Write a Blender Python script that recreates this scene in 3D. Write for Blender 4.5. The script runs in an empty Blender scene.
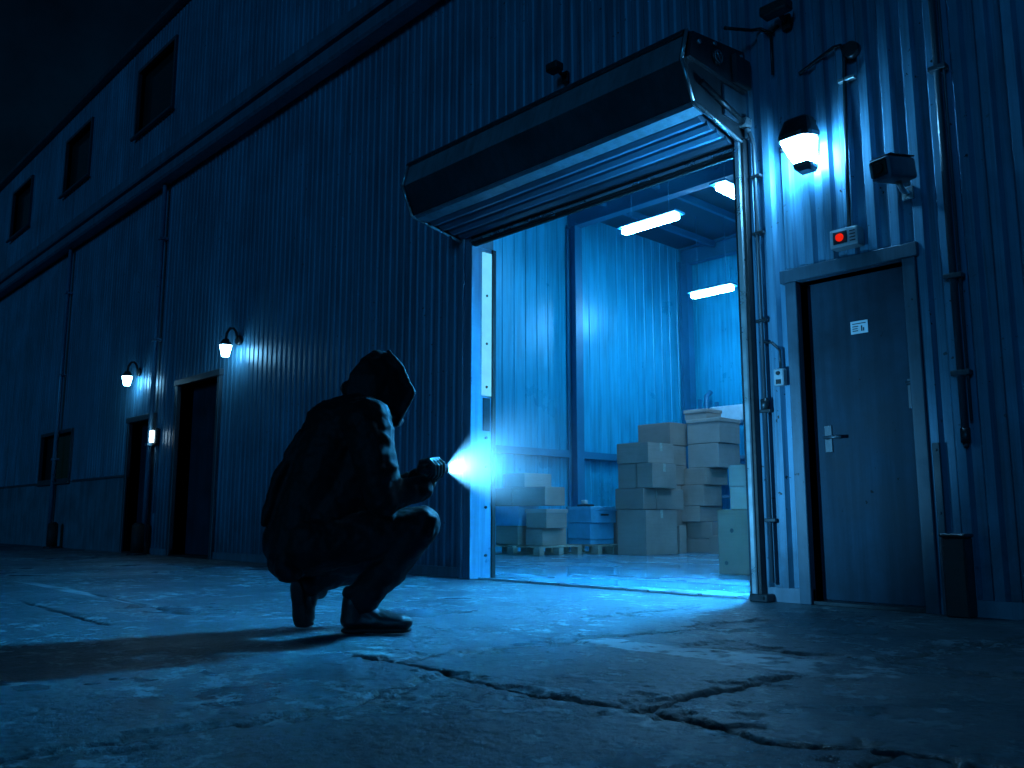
import bpy, bmesh, math, random
import numpy as np
from mathutils import Vector, Matrix
random.seed(7)
R = math.radians
scn = bpy.context.scene
COL = scn.collection

# ------------------------------------------------------------------ materials
def new_mat(name):
    m = bpy.data.materials.new(name); m.use_nodes = True
    nt = m.node_tree; nt.nodes.clear()
    return m, nt

def N(nt, t, **kw):
    n = nt.nodes.new(t)
    for k, v in kw.items():
        if k in n.inputs.keys() if hasattr(n.inputs, 'keys') else False:
            n.inputs[k].default_value = v
        else:
            setattr(n, k, v)
    return n

def ramp(nt, fac, stops):
    r = nt.nodes.new('ShaderNodeValToRGB')
    el = r.color_ramp.elements
    while len(el) < len(stops): el.new(0.5)
    for e, (p, c) in zip(el, stops):
        e.position = p
        e.color = (c, c, c, 1) if isinstance(c, (int, float)) else (*c, 1)
    nt.links.new(fac, r.inputs['Fac'])
    return r.outputs['Color']

def noise(nt, vec, scale, detail=6, rough=0.6, dist=0.0):
    n = nt.nodes.new('ShaderNodeTexNoise')
    n.inputs['Scale'].default_value = scale; n.inputs['Detail'].default_value = detail
    n.inputs['Roughness'].default_value = rough; n.inputs['Distortion'].default_value = dist
    nt.links.new(vec, n.inputs['Vector'])
    return n.outputs['Fac']

def mapping(nt, scale=(1, 1, 1), rot=(0, 0, 0), loc=(0, 0, 0)):
    g = nt.nodes.new('ShaderNodeNewGeometry')
    mp = nt.nodes.new('ShaderNodeMapping')
    mp.inputs['Scale'].default_value = scale; mp.inputs['Rotation'].default_value = rot
    mp.inputs['Location'].default_value = loc
    nt.links.new(g.outputs['Position'], mp.inputs['Vector'])
    return mp.outputs['Vector']

def mixc(nt, fac, a, b, mode='MIX'):
    m = nt.nodes.new('ShaderNodeMix'); m.data_type = 'RGBA'; m.blend_type = mode
    if isinstance(fac, float): m.inputs[0].default_value = fac
    else: nt.links.new(fac, m.inputs[0])
    for s, v in ((6, a), (7, b)):
        if isinstance(v, tuple): m.inputs[s].default_value = (*v, 1)
        else: nt.links.new(v, m.inputs[s])
    return m.outputs[2]

def finish(nt, color, rough, metallic=0.0, bump=None, bump_str=0.3, bump_dist=0.01, spec=0.5):
    p = nt.nodes.new('ShaderNodeBsdfPrincipled'); o = nt.nodes.new('ShaderNodeOutputMaterial')
    if isinstance(color, tuple): p.inputs['Base Color'].default_value = (*color, 1)
    else: nt.links.new(color, p.inputs['Base Color'])
    if isinstance(rough, float): p.inputs['Roughness'].default_value = rough
    else: nt.links.new(rough, p.inputs['Roughness'])
    p.inputs['Metallic'].default_value = metallic
    p.inputs['Specular IOR Level'].default_value = spec
    if bump is not None:
        b = nt.nodes.new('ShaderNodeBump')
        b.inputs['Strength'].default_value = bump_str; b.inputs['Distance'].default_value = bump_dist
        nt.links.new(bump, b.inputs['Height']); nt.links.new(b.outputs['Normal'], p.inputs['Normal'])
    nt.links.new(p.outputs['BSDF'], o.inputs['Surface'])
    return p

def mix3(c, k): return tuple(x * k for x in c)

def painted(name, col, rough=0.5, metallic=0.0, var=0.35, streak=True, scale=3.0, chips=False, bump=0.15, spec=0.5):
    """worn paint: blotches, vertical rain streaks, optional chipped spots"""
    m, nt = new_mat(name)
    v = mapping(nt)
    n1 = noise(nt, v, scale, 7, 0.62)
    c = mixc(nt, ramp(nt, n1, [(0.3, 0.0), (0.72, 1.0)]), mix3(col, 1 - var), mix3(col, 1 + var * 0.6))
    if streak:
        vs = mapping(nt, (9, 9, 0.45))
        n2 = noise(nt, vs, 1.6, 5, 0.65)
        c = mixc(nt, ramp(nt, n2, [(0.42, 0.0), (0.68, 0.55)]), c, mix3(col, 0.35))
    if chips:
        n3 = noise(nt, v, 26, 3, 0.5)
        n4 = noise(nt, v, 2.2, 3, 0.5)
        mm = nt.nodes.new('ShaderNodeMath'); mm.operation = 'MULTIPLY'
        nt.links.new(ramp(nt, n3, [(0.69, 0.0), (0.72, 1.0)]), mm.inputs[0])
        nt.links.new(ramp(nt, n4, [(0.5, 0.0), (0.6, 1.0)]), mm.inputs[1])
        c = mixc(nt, mm.outputs[0], c, mix3(col, 0.16))
    nf = noise(nt, v, 40, 4, 0.6)
    rg = ramp(nt, n1, [(0.25, max(0.05, rough - 0.12)), (0.75, min(1, rough + 0.14))])
    finish(nt, c, rg, metallic, nf, bump, 0.004, spec)
    return m

def plain(name, col, rough=0.6, metallic=0.0, var=0.25, scale=12.0, bump=0.2, bdist=0.003, spec=0.5):
    m, nt = new_mat(name)
    v = mapping(nt)
    n1 = noise(nt, v, scale, 5, 0.6)
    c = mixc(nt, ramp(nt, n1, [(0.3, 0.0), (0.7, 1.0)]), mix3(col, 1 - var), mix3(col, 1 + var * 0.5))
    rg = ramp(nt, n1, [(0.3, max(0.03, rough - 0.08)), (0.7, min(1, rough + 0.08))])
    finish(nt, c, rg, metallic, noise(nt, v, scale * 6, 3), bump, bdist, spec)
    return m

def glow(name, col, strength):
    m, nt = new_mat(name)
    e = nt.nodes.new('ShaderNodeEmission'); e.inputs['Color'].default_value = (*col, 1)
    # slightly uneven like a real diffuser
    v = mapping(nt)
    n = noise(nt, v, 9, 2)
    mm = nt.nodes.new('ShaderNodeMath'); mm.operation = 'MULTIPLY_ADD'
    mm.inputs[1].default_value = strength * 0.3; mm.inputs[2].default_value = strength * 0.85
    nt.links.new(n, mm.inputs[0]); nt.links.new(mm.outputs[0], e.inputs['Strength'])
    o = nt.nodes.new('ShaderNodeOutputMaterial'); nt.links.new(e.outputs[0], o.inputs['Surface'])
    return m

def concrete_mat():
    m, nt = new_mat('cracked_concrete')
    v = mapping(nt)
    big = noise(nt, v, 0.6, 5, 0.6)
    mid = noise(nt, v, 3.6, 12, 0.72)
    fine = noise(nt, v, 38, 8, 0.75)
    grit = noise(nt, v, 210, 4, 0.7)
    c = mixc(nt, ramp(nt, mid, [(0.36, 0.0), (0.64, 1.0)]), (0.024, 0.062, 0.084), (0.085, 0.18, 0.23))
    c = mixc(nt, ramp(nt, big, [(0.38, 0.0), (0.62, 0.85)]), c, (0.04, 0.095, 0.125))
    c = mixc(nt, ramp(nt, fine, [(0.40, 0.95), (0.54, 0.0)]), c, (0.012, 0.03, 0.042))
    # worn light scabs where the surface skin has come off
    sc = noise(nt, v, 8.5, 14, 0.76)
    pz = noise(nt, v, 1.7, 4, 0.6)
    mk = nt.nodes.new('ShaderNodeMath'); mk.operation = 'MULTIPLY'
    nt.links.new(ramp(nt, sc, [(0.515, 0.0), (0.56, 1.0)]), mk.inputs[0]); nt.links.new(ramp(nt, pz, [(0.44, 0.0), (0.58, 1.0)]), mk.inputs[1])
    c = mixc(nt, mk.outputs[0], c, (0.34, 0.50, 0.57))
    c = mixc(nt, ramp(nt, grit, [(0.60, 0.0), (0.68, 0.5)]), c, (0.25, 0.36, 0.42))
    at = nt.nodes.new('ShaderNodeAttribute'); at.attribute_name = 'paint'
    c = mixc(nt, at.outputs['Fac'], c, (0.66, 0.78, 0.84))
    ac = nt.nodes.new('ShaderNodeAttribute'); ac.attribute_name = 'crack'
    c = mixc(nt, ac.outputs['Fac'], c, (0.004, 0.007, 0.009))
    rg = ramp(nt, big, [(0.38, 0.24), (0.62, 0.56)])
    ad = nt.nodes.new('ShaderNodeMath'); ad.operation = 'ADD'
    nt.links.new(fine, ad.inputs[0]); nt.links.new(grit, ad.inputs[1])
    ad2 = nt.nodes.new('ShaderNodeMath'); ad2.operation = 'MULTIPLY_ADD'; ad2.inputs[1].default_value = 1.2
    nt.links.new(mk.outputs[0], ad2.inputs[0]); nt.links.new(ad.outputs[0], ad2.inputs[2])
    finish(nt, c, rg, 0.0, ad2.outputs[0], 1.0, 0.009, 0.6)
    return m

def cardboard_mat(name, col):
    m, nt = new_mat(name)
    v = mapping(nt)
    n1 = noise(nt, v, 2.4, 6, 0.6)
    vs = mapping(nt, (3, 3, 45))
    n2 = noise(nt, vs, 1.0, 3, 0.5)
    oi = nt.nodes.new('ShaderNodeObjectInfo')
    c = mixc(nt, ramp(nt, n1, [(0.3, 0.0), (0.7, 1.0)]), mix3(col, 0.72), mix3(col, 1.1))
    c = mixc(nt, ramp(nt, n2, [(0.45, 0.0), (0.75, 0.3)]), c, mix3(col, 0.6))
    c = mixc(nt, ramp(nt, oi.outputs['Random'], [(0.0, 0.0), (1.0, 0.6)]), c, mix3(col, 0.5))
    finish(nt, c, 0.75, 0.0, n2, 0.12, 0.003, 0.3)
    return m

def cloth_mat(name, col, scale=260):
    m, nt = new_mat(name)
    v = mapping(nt)
    n1 = noise(nt, v, 5, 5, 0.6)
    n2 = noise(nt, v, scale, 2, 0.5)
    c = mixc(nt, ramp(nt, n1, [(0.3, 0.0), (0.7, 1.0)]), mix3(col, 0.6), mix3(col, 1.3))
    p = finish(nt, c, 0.66, 0.0, n2, 0.35, 0.002, 0.26)
    p.inputs['Sheen Weight'].default_value = 0.02
    p.inputs['Sheen Roughness'].default_value = 0.5
    return m

M = {}
M['clad'] = painted('steel_cladding_paint', (0.09, 0.21, 0.32), 0.36, 0.25, 0.3, True, 1.4, True)
def clad_mat():
    m, nt = new_mat('steel_cladding_paint')
    col = (0.085, 0.26, 0.40)
    v = mapping(nt)
    n1 = noise(nt, v, 1.1, 8, 0.65)
    c = mixc(nt, ramp(nt, n1, [(0.3, 0.0), (0.72, 1.0)]), mix3(col, 0.66), mix3(col, 1.2))
    # each sheet weathers a little differently
    g = nt.nodes.new('ShaderNodeNewGeometry'); sx = nt.nodes.new('ShaderNodeSeparateXYZ'); nt.links.new(g.outputs['Position'], sx.inputs[0])
    def mth(op, a_, b_):
        q = nt.nodes.new('ShaderNodeMath'); q.operation = op
        for k_, v_ in enumerate((a_, b_)):
            if isinstance(v_, float): q.inputs[k_].default_value = v_
            elif v_ is not None: nt.links.new(v_, q.inputs[k_])
        return q.outputs[0]
    sheet = mth('FLOOR', mth('DIVIDE', sx.outputs['X'], 0.98), None)
    wn = nt.nodes.new('ShaderNodeTexWhiteNoise'); wn.noise_dimensions = '1D'; nt.links.new(sheet, wn.inputs['W'])
    c = mixc(nt, mth('MULTIPLY', wn.outputs['Value'], 0.42), c, mix3(col, 0.5))
    # rain streaks, rust runs, chips, splashed dirt along the foot
    n2 = noise(nt, mapping(nt, (11, 11, 0.35)), 1.5, 6, 0.7)
    c = mixc(nt, ramp(nt, n2, [(0.44, 0.0), (0.66, 0.7)]), c, mix3(col, 0.28))
    n5 = noise(nt, mapping(nt, (16, 16, 0.6)), 1.2, 4, 0.6)
    c = mixc(nt, ramp(nt, n5, [(0.62, 0.0), (0.74, 0.5)]), c, (0.07, 0.06, 0.05))
    n3 = noise(nt, v, 24, 3, 0.5); n4 = noise(nt, v, 1.9, 3, 0.5)
    chip = mth('MULTIPLY', ramp(nt, n3, [(0.67, 0.0), (0.70, 1.0)]), ramp(nt, n4, [(0.47, 0.0), (0.58, 1.0)]))
    c = mixc(nt, chip, c, (0.012, 0.018, 0.022))
    mr = nt.nodes.new('ShaderNodeMapRange'); mr.inputs[1].default_value = 0.05; mr.inputs[2].default_value = 1.1; mr.inputs[3].default_value = 0.85; mr.inputs[4].default_value = 0.0
    nt.links.new(sx.outputs['Z'], mr.inputs[0])
    dirt = mth('MULTIPLY', mr.outputs[0], ramp(nt, noise(nt, mapping(nt, (1, 1, 0.7)), 4.5, 8, 0.7), [(0.3, 0.25), (0.62, 1.0)]))
    c = mixc(nt, dirt, c, (0.022, 0.05, 0.07))
    h = mth('ADD', mth('MULTIPLY', noise(nt, v, 2.3, 3, 0.5), 2.2), mth('MULTIPLY', noise(nt, v, 40, 4, 0.6), 0.12))
    rg = ramp(nt, n1, [(0.25, 0.30), (0.75, 0.55)])
    finish(nt, c, rg, 0.2, h, 0.35, 0.012, 0.5)
    return m
M['clad'] = clad_mat()
M['plinth'] = painted('painted_plinth', (0.12, 0.19, 0.25), 0.62, 0.0, 0.4, True, 2.2, True, 0.4)
M['trim'] = painted('dark_trim_paint', (0.045, 0.075, 0.10), 0.42, 0.2, 0.3, True, 3)
M['frame'] = painted('door_frame_paint', (0.045, 0.10, 0.145), 0.45, 0.1, 0.35, True, 4, True)
M['door'] = painted('door_leaf_paint', (0.015, 0.040, 0.064), 0.6, 0.0, 0.45, True, 3, True, spec=0.12)
M['gutter'] = painted('gutter_paint', (0.07, 0.17, 0.25), 0.5, 0.1, 0.2, True, 2)
M['housing'] = painted('shutter_housing_paint', (0.16, 0.22, 0.27), 0.42, 0.2, 0.25, True, 2.5)
M['housing_dark'] = painted('shutter_plate_and_shade_paint', (0.035, 0.055, 0.07), 0.4, 0.3, 0.3, True, 4)  # dark plates, and the shade painted onto the lower panel
M['slat'] = painted('shutter_slat', (0.055, 0.125, 0.185), 0.36, 0.2, 0.15, False, 3)
M['galv'] = plain('galvanised_steel', (0.42, 0.55, 0.62), 0.3, 0.75, 0.25, 6)
M['rail'] = painted('jamb_rail_paint', (0.11, 0.24, 0.35), 0.35, 0.15, 0.2, True, 4)
M['dark'] = plain('black_plastic', (0.012, 0.016, 0.02), 0.45, 0.0, 0.3, 20)
M['darkmetal'] = plain('dark_metal', (0.03, 0.045, 0.055), 0.38, 0.6, 0.3, 15)
M['grey'] = plain('grey_plastic', (0.25, 0.33, 0.38), 0.5, 0.0, 0.2, 15)
M['pale'] = plain('pale_plastic', (0.5, 0.6, 0.66), 0.45, 0.0, 0.12, 15)
M['glassdark'] = plain('dark_window_glass', (0.008, 0.024, 0.026), 0.12, 0.0, 0.2, 2, 0.02)
M['inwall'] = painted('interior_panel_paint', (0.014, 0.40, 0.62), 0.34, 0.1, 0.12, True, 0.9)
M['insteel'] = painted('interior_steel_paint', (0.012, 0.17, 0.30), 0.45, 0.1, 0.2, False, 2)
M['ceil'] = painted('ceiling_sheet', (0.02, 0.10, 0.15), 0.6, 0.1, 0.2, False, 1)
M['board'] = cardboard_mat('cardboard', (0.46, 0.32, 0.27))
M['board_pale'] = cardboard_mat('pale_cardboard', (0.52, 0.41, 0.37))
M['board_dark'] = cardboard_mat('dark_cardboard', (0.26, 0.155, 0.115))
M['tape'] = plain('packing_tape_film', (0.5, 0.44, 0.36), 0.25, 0.0, 0.1, 30)
M['crate'] = plain('blue_crate_plastic', (0.10, 0.42, 0.62), 0.4, 0.0, 0.15, 8)
M['wood'] = plain('pallet_wood', (0.34, 0.30, 0.24), 0.75, 0.0, 0.4, 8, 0.4)
M['cloth'] = cloth_mat('black_fleece', (0.0035, 0.004, 0.0055))
M['denim'] = cloth_mat('black_denim', (0.0035, 0.0045, 0.0065), 400)
M['leather'] = plain('black_leather', (0.008, 0.009, 0.011), 0.42, 0.0, 0.3, 40, 0.4)
M['rubber'] = plain('black_rubber', (0.008, 0.008, 0.009), 0.7, 0.0, 0.3, 40)
M['skin'] = plain('skin', (0.10, 0.06, 0.045), 0.5, 0.0, 0.15, 20)
M['lampglow'] = glow('lit_lamp_glass', (0.16, 0.56, 1.0), 230)
M['farglow'] = glow('lit_far_lamp_glass', (0.25, 0.66, 1.0), 46)
M['keyglow'] = glow('lit_small_lamp', (0.6, 0.85, 1.0), 9)
M['tubeglow'] = glow('lit_tube', (0.17, 0.57, 1.0), 170)
M['addedglow'] = glow('added_doorway_lamp_glow', (0.03, 0.42, 1.0), 10500)
M['highlightglow'] = glow('jamb_highlight_glow', (0.16, 0.66, 1.0), 1.1)  # emission for the bright highlight on the jamb
M['red'] = glow('lit_red_beacon', (1.0, 0.02, 0.008), 0.75)
M['lens'] = glow('lit_torch_lens', (0.75, 0.9, 1.0), 60)
M['ground'] = concrete_mat()

def floor_mat():
    m, nt = new_mat('warehouse_epoxy_floor')
    v = mapping(nt)
    a = noise(nt, v, 1.3, 7, 0.65, 0.5)
    b = noise(nt, mapping(nt, (0.5, 1.2, 1)), 1.2, 5, 0.55)
    c = mixc(nt, ramp(nt, a, [(0.3, 0.0), (0.7, 1.0)]), (0.07, 0.19, 0.27), (0.14, 0.32, 0.42))
    c = mixc(nt, ramp(nt, b, [(0.5, 0.0), (0.8, 0.25)]), c, (0.15, 0.34, 0.45))
    rg = ramp(nt, b, [(0.3, 0.14), (0.7, 0.34)])
    finish(nt, c, rg, 0.0, noise(nt, v, 5, 4), 0.03, 0.008, 0.55)
    return m
M['floor'] = floor_mat()

# ------------------------------------------------------------------ mesh helpers
class MB:
    def __init__(s): s.bm = bmesh.new()
    def box(s, x0, x1, y0, y1, z0, z1, bev=0.0, seg=1):
        bm = s.bm
        vs = [bm.verts.new(p) for p in ((x0,y0,z0),(x1,y0,z0),(x1,y1,z0),(x0,y1,z0),(x0,y0,z1),(x1,y0,z1),(x1,y1,z1),(x0,y1,z1))]
        fs = [bm.faces.new([vs[i] for i in f]) for f in ((0,3,2,1),(4,5,6,7),(0,1,5,4),(1,2,6,5),(2,3,7,6),(3,0,4,7))]
        if bev > 0:
            es = list({e for f in fs for e in f.edges})
            bmesh.ops.bevel(bm, geom=es, offset=bev, segments=seg, affect='EDGES', profile=0.6)
        return s
    def frustum(s, c, axis, r0, r1, L, n=20, caps=True):
        """tapered cylinder from c along axis"""
        a = Vector(axis).normalized(); u = a.orthogonal().normalized(); w = a.cross(u)
        c = Vector(c); bm = s.bm
        A = [bm.verts.new(c + (u*math.cos(t)+w*math.sin(t))*r0) for t in [2*math.pi*i/n for i in range(n)]]
        B = [bm.verts.new(c + a*L + (u*math.cos(t)+w*math.sin(t))*r1) for t in [2*math.pi*i/n for i in range(n)]]
        for i in range(n):
            f = bm.faces.new((A[i], A[(i+1)%n], B[(i+1)%n], B[i])); f.smooth = True
        if caps:
            bm.faces.new(A[::-1]); bm.faces.new(B)
        return s
    def tube(s, pts, r, n=10):
        pts = [Vector(p) for p in pts]; bm = s.bm; rings = []
        t0 = (pts[1]-pts[0]).normalized(); u = t0.orthogonal().normalized()
        for i, p in enumerate(pts):
            if i == 0: t = pts[1]-pts[0]
            elif i == len(pts)-1: t = pts[-1]-pts[-2]
            else: t = (pts[i+1]-p).normalized() + (p-pts[i-1]).normalized()
            t.normalize(); u = (u - t*u.dot(t)).normalized(); w = t.cross(u)
            rr = r[i] if isinstance(r, (list, tuple)) else r
            rings.append([bm.verts.new(p + (u*math.cos(2*math.pi*k/n)+w*math.sin(2*math.pi*k/n))*rr) for k in range(n)])
        for a, b in zip(rings, rings[1:]):
            for k in range(n):
                f = bm.faces.new((a[k], a[(k+1)%n], b[(k+1)%n], b[k])); f.smooth = True
        bm.faces.new(rings[0][::-1]); bm.faces.new(rings[-1])
        return s
    def prism_x(s, prof, x0, x1):
        """closed (y,z) profile extruded along x"""
        bm = s.bm
        A = [bm.verts.new((x0, y, z)) for y, z in prof]; B = [bm.verts.new((x1, y, z)) for y, z in prof]
        n = len(prof)
        for i in range(n): bm.faces.new((A[i], A[(i+1)%n], B[(i+1)%n], B[i]))
        bm.faces.new(A[::-1]); bm.faces.new(B)
        return s
    def quadloft(s, secs, cap=True, smooth=False):
        """loft of closed vertex loops"""
        bm = s.bm; rings = [[bm.verts.new(p) for p in q] for q in secs]; n = len(rings[0])
        for a, b in zip(rings, rings[1:]):
            for k in range(n):
                f = bm.faces.new((a[k], a[(k+1)%n], b[(k+1)%n], b[k])); f.smooth = smooth
        if cap: bm.faces.new(rings[0][::-1]); bm.faces.new(rings[-1])
        return s
    def build(s, name, mat, parent=None, origin=(0,0,0), recalc=True):
        bm = s.bm
        if recalc: bmesh.ops.recalc_face_normals(bm, faces=bm.faces[:])
        off = Vector(origin)
        if parent is not None: off = world_loc(parent)
        bmesh.ops.translate(bm, verts=bm.verts[:], vec=-off)
        me = bpy.data.meshes.new(name); bm.to_mesh(me); bm.free()
        me.materials.append(mat)
        o = bpy.data.objects.new(name, me); COL.objects.link(o)
        if parent is not None: o.parent = parent
        else: o.location = off
        return o

def world_loc(o):
    v = Vector((0,0,0))
    while o is not None: v = v + o.location; o = o.parent
    return v

def tag(o, label, cat, group=None, kind=None):
    o['label'] = label; o['category'] = cat
    if group: o['group'] = group
    if kind: o['kind'] = kind
    return o

def thing(name, loc, label, cat, group=None):
    o = bpy.data.objects.new(name, None); COL.objects.link(o); o.location = loc
    o.empty_display_size = 0.1
    return tag(o, label, cat, group)

def structure(o):
    o['kind'] = 'structure'; return o

def copy_tree(o, off=(0,0,0), parent=None):
    c = o.copy(); COL.objects.link(c)
    if parent is not None: c.parent = parent
    else: c.location = o.location + Vector(off)
    for ch in list(o.children): copy_tree(ch, parent=c)
    return c

# ------------------------------------------------------------------ camera
H_CAM = 0.52
cd = bpy.data.cameras.new('camera'); cam = bpy.data.objects.new('camera', cd); COL.objects.link(cam)
cam.location = (0.0, -5.147, H_CAM)
cam.rotation_euler = (R(90 + 8.7), 0, R(46.8))
cd.sensor_width = 36.0; cd.lens = 880 / 1024 * 36.0
cd.clip_start = 0.05; cd.clip_end = 2000
cd.dof.use_dof = True; cd.dof.focus_distance = 4.6; cd.dof.aperture_fstop = 7.0
scn.camera = cam
scn.render.resolution_x = 1024; scn.render.resolution_y = 768

# ------------------------------------------------------------------ ground (one height-mapped sheet)
def axis_coords(a, b, step, far_lo, far_hi, g=1.075):
    mid = list(np.arange(a, b, step))
    lo = []; s = step; x = a
    while x > far_lo:
        s *= g; x -= s; lo.append(x)
    hi = []; s = step; x = mid[-1]
    while x < far_hi:
        s *= g; x += s; hi.append(x)
    return np.array(lo[::-1] + mid + hi)

def vnoise(x, y, seed):
    xi = np.floor(x).astype(np.int64); yi = np.floor(y).astype(np.int64)
    xf = x - xi; yf = y - yi
    def h(a, b):
        n = (a * 374761393 + b * 668265263 + seed * 974634721) & 0xffffffff
        n = ((n ^ (n >> 13)) * 1274126177) & 0xffffffff
        n = n ^ (n >> 16)
        return (n & 0xffff) / 65535.0
    u = xf*xf*(3-2*xf); v = yf*yf*(3-2*yf)
    return (h(xi,yi)*(1-u)+h(xi+1,yi)*u)*(1-v) + (h(xi,yi+1)*(1-u)+h(xi+1,yi+1)*u)*v

def fbm(x, y, seed, octv=4, gain=0.5):
    a = 1.0; t = 0; s = 0
    for k in range(octv):
        s = s + a * vnoise(x * 2**k, y * 2**k, seed + k); t += a; a *= gain
    return s / t

def build_ground():
    xs = axis_coords(-3.7, -0.5, 0.008, -160, 160); ys = axis_coords(-4.75, -1.0, 0.008, -160, 160)
    X, Y = np.meshgrid(xs, ys)
    wx = X + (fbm(X*5, Y*5, 3, 6, 0.68) - 0.5) * 0.075; wy = Y + (fbm(X*5, Y*5, 31, 6, 0.68) - 0.5) * 0.075
    # joints and cracks, world metres: points, half width, depth
    C = [
      ([(-2.28,-5.6),(-2.25,-4.57),(-2.24,-4.2),(-2.19,-3.94),(-2.2,-3.7),(-2.33,-3.5),(-2.33,-3.3),(-2.28,-3.2)], 0.014, 0.026),
      ([(-3.0,-3.2),(-2.75,-3.18),(-2.45,-3.17),(-2.24,-3.22),(-2.0,-3.21),(-1.62,-3.14),(-1.4,-3.14),(-1.18,-3.22),(-0.9,-3.1),(-0.3,-3.06),(1.5,-3.0)], 0.017, 0.03),
      ([(-1.62,-3.14),(-1.64,-2.83),(-1.62,-2.52),(-1.6,-2.33)], 0.022, 0.034),
      ([(-2.74,-3.16),(-2.76,-2.95),(-2.73,-2.7),(-2.66,-2.5)], 0.017, 0.022),
      ([(-2.72,-2.36),(-2.7,-2.07),(-2.6,-1.68)], 0.022, 0.034),
      ([(-3.25,-1.5),(-3.21,-1.05),(-3.18,-0.65)], 0.022, 0.024),
      ([(-2.66,-1.46),(-2.63,-1.2),(-2.52,-0.95)], 0.024, 0.026),
      ([(-2.2,-1.9),(-1.84,-1.86),(-1.53,-1.83),(-1.05,-1.83),(0.4,-1.8)], 0.016, 0.022),
      ([(-1.53,-1.83),(-1.48,-1.4),(-1.41,-0.94),(-1.38,-0.3)], 0.017, 0.022),
      ([(-6.6,-2.95),(-5.9,-2.96),(-5.4,-3.01),(-4.95,-3.04)], 0.016, 0.02),
      ([(-6.2,-3.48),(-5.06,-3.53),(-4.7,-3.53)], 0.016, 0.02),
      ([(-5.75,-1.55),(-4.9,-1.52),(-4.4,-1.5)], 0.007, 0.008),
      ([(-0.9,-3.1),(-0.95,-3.5),(-0.86,-4.2),(-0.9,-5.5)], 0.016, 0.022),
      ([(-8.5,-1.6),(-7.0,-1.62),(-6.0,-1.6)], 0.008, 0.01),
    ]
    crack = np.zeros_like(X); cut = np.zeros_like(X)
    wob = 0.15 + 1.9 * fbm(X*6.5, Y*6.5, 77, 4, 0.65)
    for pts, w, dep in C:
        best = np.full(X.shape, 9.0)
        for (ax, ay), (bx, by) in zip(pts, pts[1:]):
            dx, dy = bx-ax, by-ay; L2 = dx*dx+dy*dy
            t = np.clip(((wx-ax)*dx+(wy-ay)*dy)/L2, 0, 1)
            best = np.minimum(best, np.hypot(wx-(ax+t*dx), wy-(ay+t*dy)))
        ww = w * wob
        k = np.clip(1.35 - best/ww, 0, 1); crack = np.maximum(crack, k)
        sh = np.clip(1 - best/(ww*2.6), 0, 1); cut = np.maximum(cut, dep*(0.72*np.clip(1.2-best/ww,0,1) + 0.28*sh*sh))
    # crumbled margins: pits and lost chips within a hand's width of the joints
    edge = np.full(X.shape, 9.0)
    for pts, w, dep in C[:9]:
        for (ax, ay), (bx, by) in zip(pts, pts[1:]):
            dx, dy = bx-ax, by-ay
            t = np.clip(((X-ax)*dx+(Y-ay)*dy)/(dx*dx+dy*dy), 0, 1)
            edge = np.minimum(edge, np.hypot(X-(ax+t*dx), Y-(ay+t*dy)))
    pit = np.clip((fbm(X*11, Y*11, 55, 5, 0.62) - 0.65 + 0.16*np.clip(1-edge/0.16,0,1))*14, 0, 1)
    pit = pit*np.clip(1.15-edge/0.30, 0, 1)
    cut = np.maximum(cut, pit*0.010); crack = np.maximum(crack, pit*0.35)
    near = np.clip(1.3 - np.hypot(X+2, Y+3)/9, 0.12, 1)
    Z = ((fbm(X*1.3, Y*1.3, 5, 4)-0.5)*0.016 + (fbm(X*9, Y*9, 9, 4, 0.6)-0.5)*0.009 + (fbm(X*42, Y*42, 12, 3, .65)-0.5)*0.0055)*near - cut
    Z = np.where(Y > -0.35, Z*np.clip(-Y/0.35, 0, 1), Z)       # level where it meets the building
    Z = np.where(Y > 0.0, -0.02, Z)
    # worn remains of painted lines
    def band(ax, ay, bx, by, w):
        dx, dy = bx-ax, by-ay; t = np.clip(((wx-ax)*dx+(wy-ay)*dy)/(dx*dx+dy*dy), 0, 1)
        return np.clip((w - np.hypot(wx-(ax+t*dx), wy-(ay+t*dy)))/0.02, 0, 1)
    pn = fbm(X*14, Y*14, 21, 5, 0.65)
    paint = band(-2.62,-2.2,-1.78,-2.12,0.12)*np.clip((pn-0.36)*7,0,1)
    paint = np.maximum(paint, band(-1.86,-2.16,-1.45,-2.1,0.15)*np.clip((pn-0.44)*8,0,1)*0.8)
    paint = np.maximum(paint, band(-2.0,-3.17,-1.3,-3.3,0.07)*np.clip((pn-0.5)*8,0,1)*0.6)
    paint = np.maximum(paint, band(-8.2,-2.99,-5.5,-2.97,0.06)*np.clip((pn-0.36)*5,0,1)*0.75)
    paint = np.maximum(paint, band(-3.05,-3.12,-2.62,-3.05,0.04)*np.clip((pn-0.42)*6,0,1)*0.5)
    ny, nx = X.shape
    co = np.stack([X, Y, Z], -1).reshape(-1, 3).astype(np.float32)
    idx = np.arange(nx*ny).reshape(ny, nx)
    q = np.stack([idx[:-1,:-1], idx[:-1,1:], idx[1:,1:], idx[1:,:-1]], -1).reshape(-1, 4)
    me = bpy.data.meshes.new('ground')
    me.vertices.add(len(co)); me.vertices.foreach_set('co', co.ravel())
    me.loops.add(q.size); me.loops.foreach_set('vertex_index', q.ravel().astype(np.int32))
    me.polygons.add(len(q)); me.polygons.foreach_set('loop_start', np.arange(0, q.size, 4, dtype=np.int32))
    me.polygons.foreach_set('loop_total', np.full(len(q), 4, dtype=np.int32))
    me.polygons.foreach_set('use_smooth', np.ones(len(q), dtype=bool))
    for nm, arr in (('crack', crack), ('paint', paint)):
        a = me.attributes.new(nm, 'FLOAT', 'POINT'); a.data.foreach_set('value', arr.ravel().astype(np.float32))
    me.update(); me.validate()
    me.materials.append(M['ground'])
    o = bpy.data.objects.new('ground', me); COL.objects.link(o)
    structure(o)
build_ground()

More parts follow.
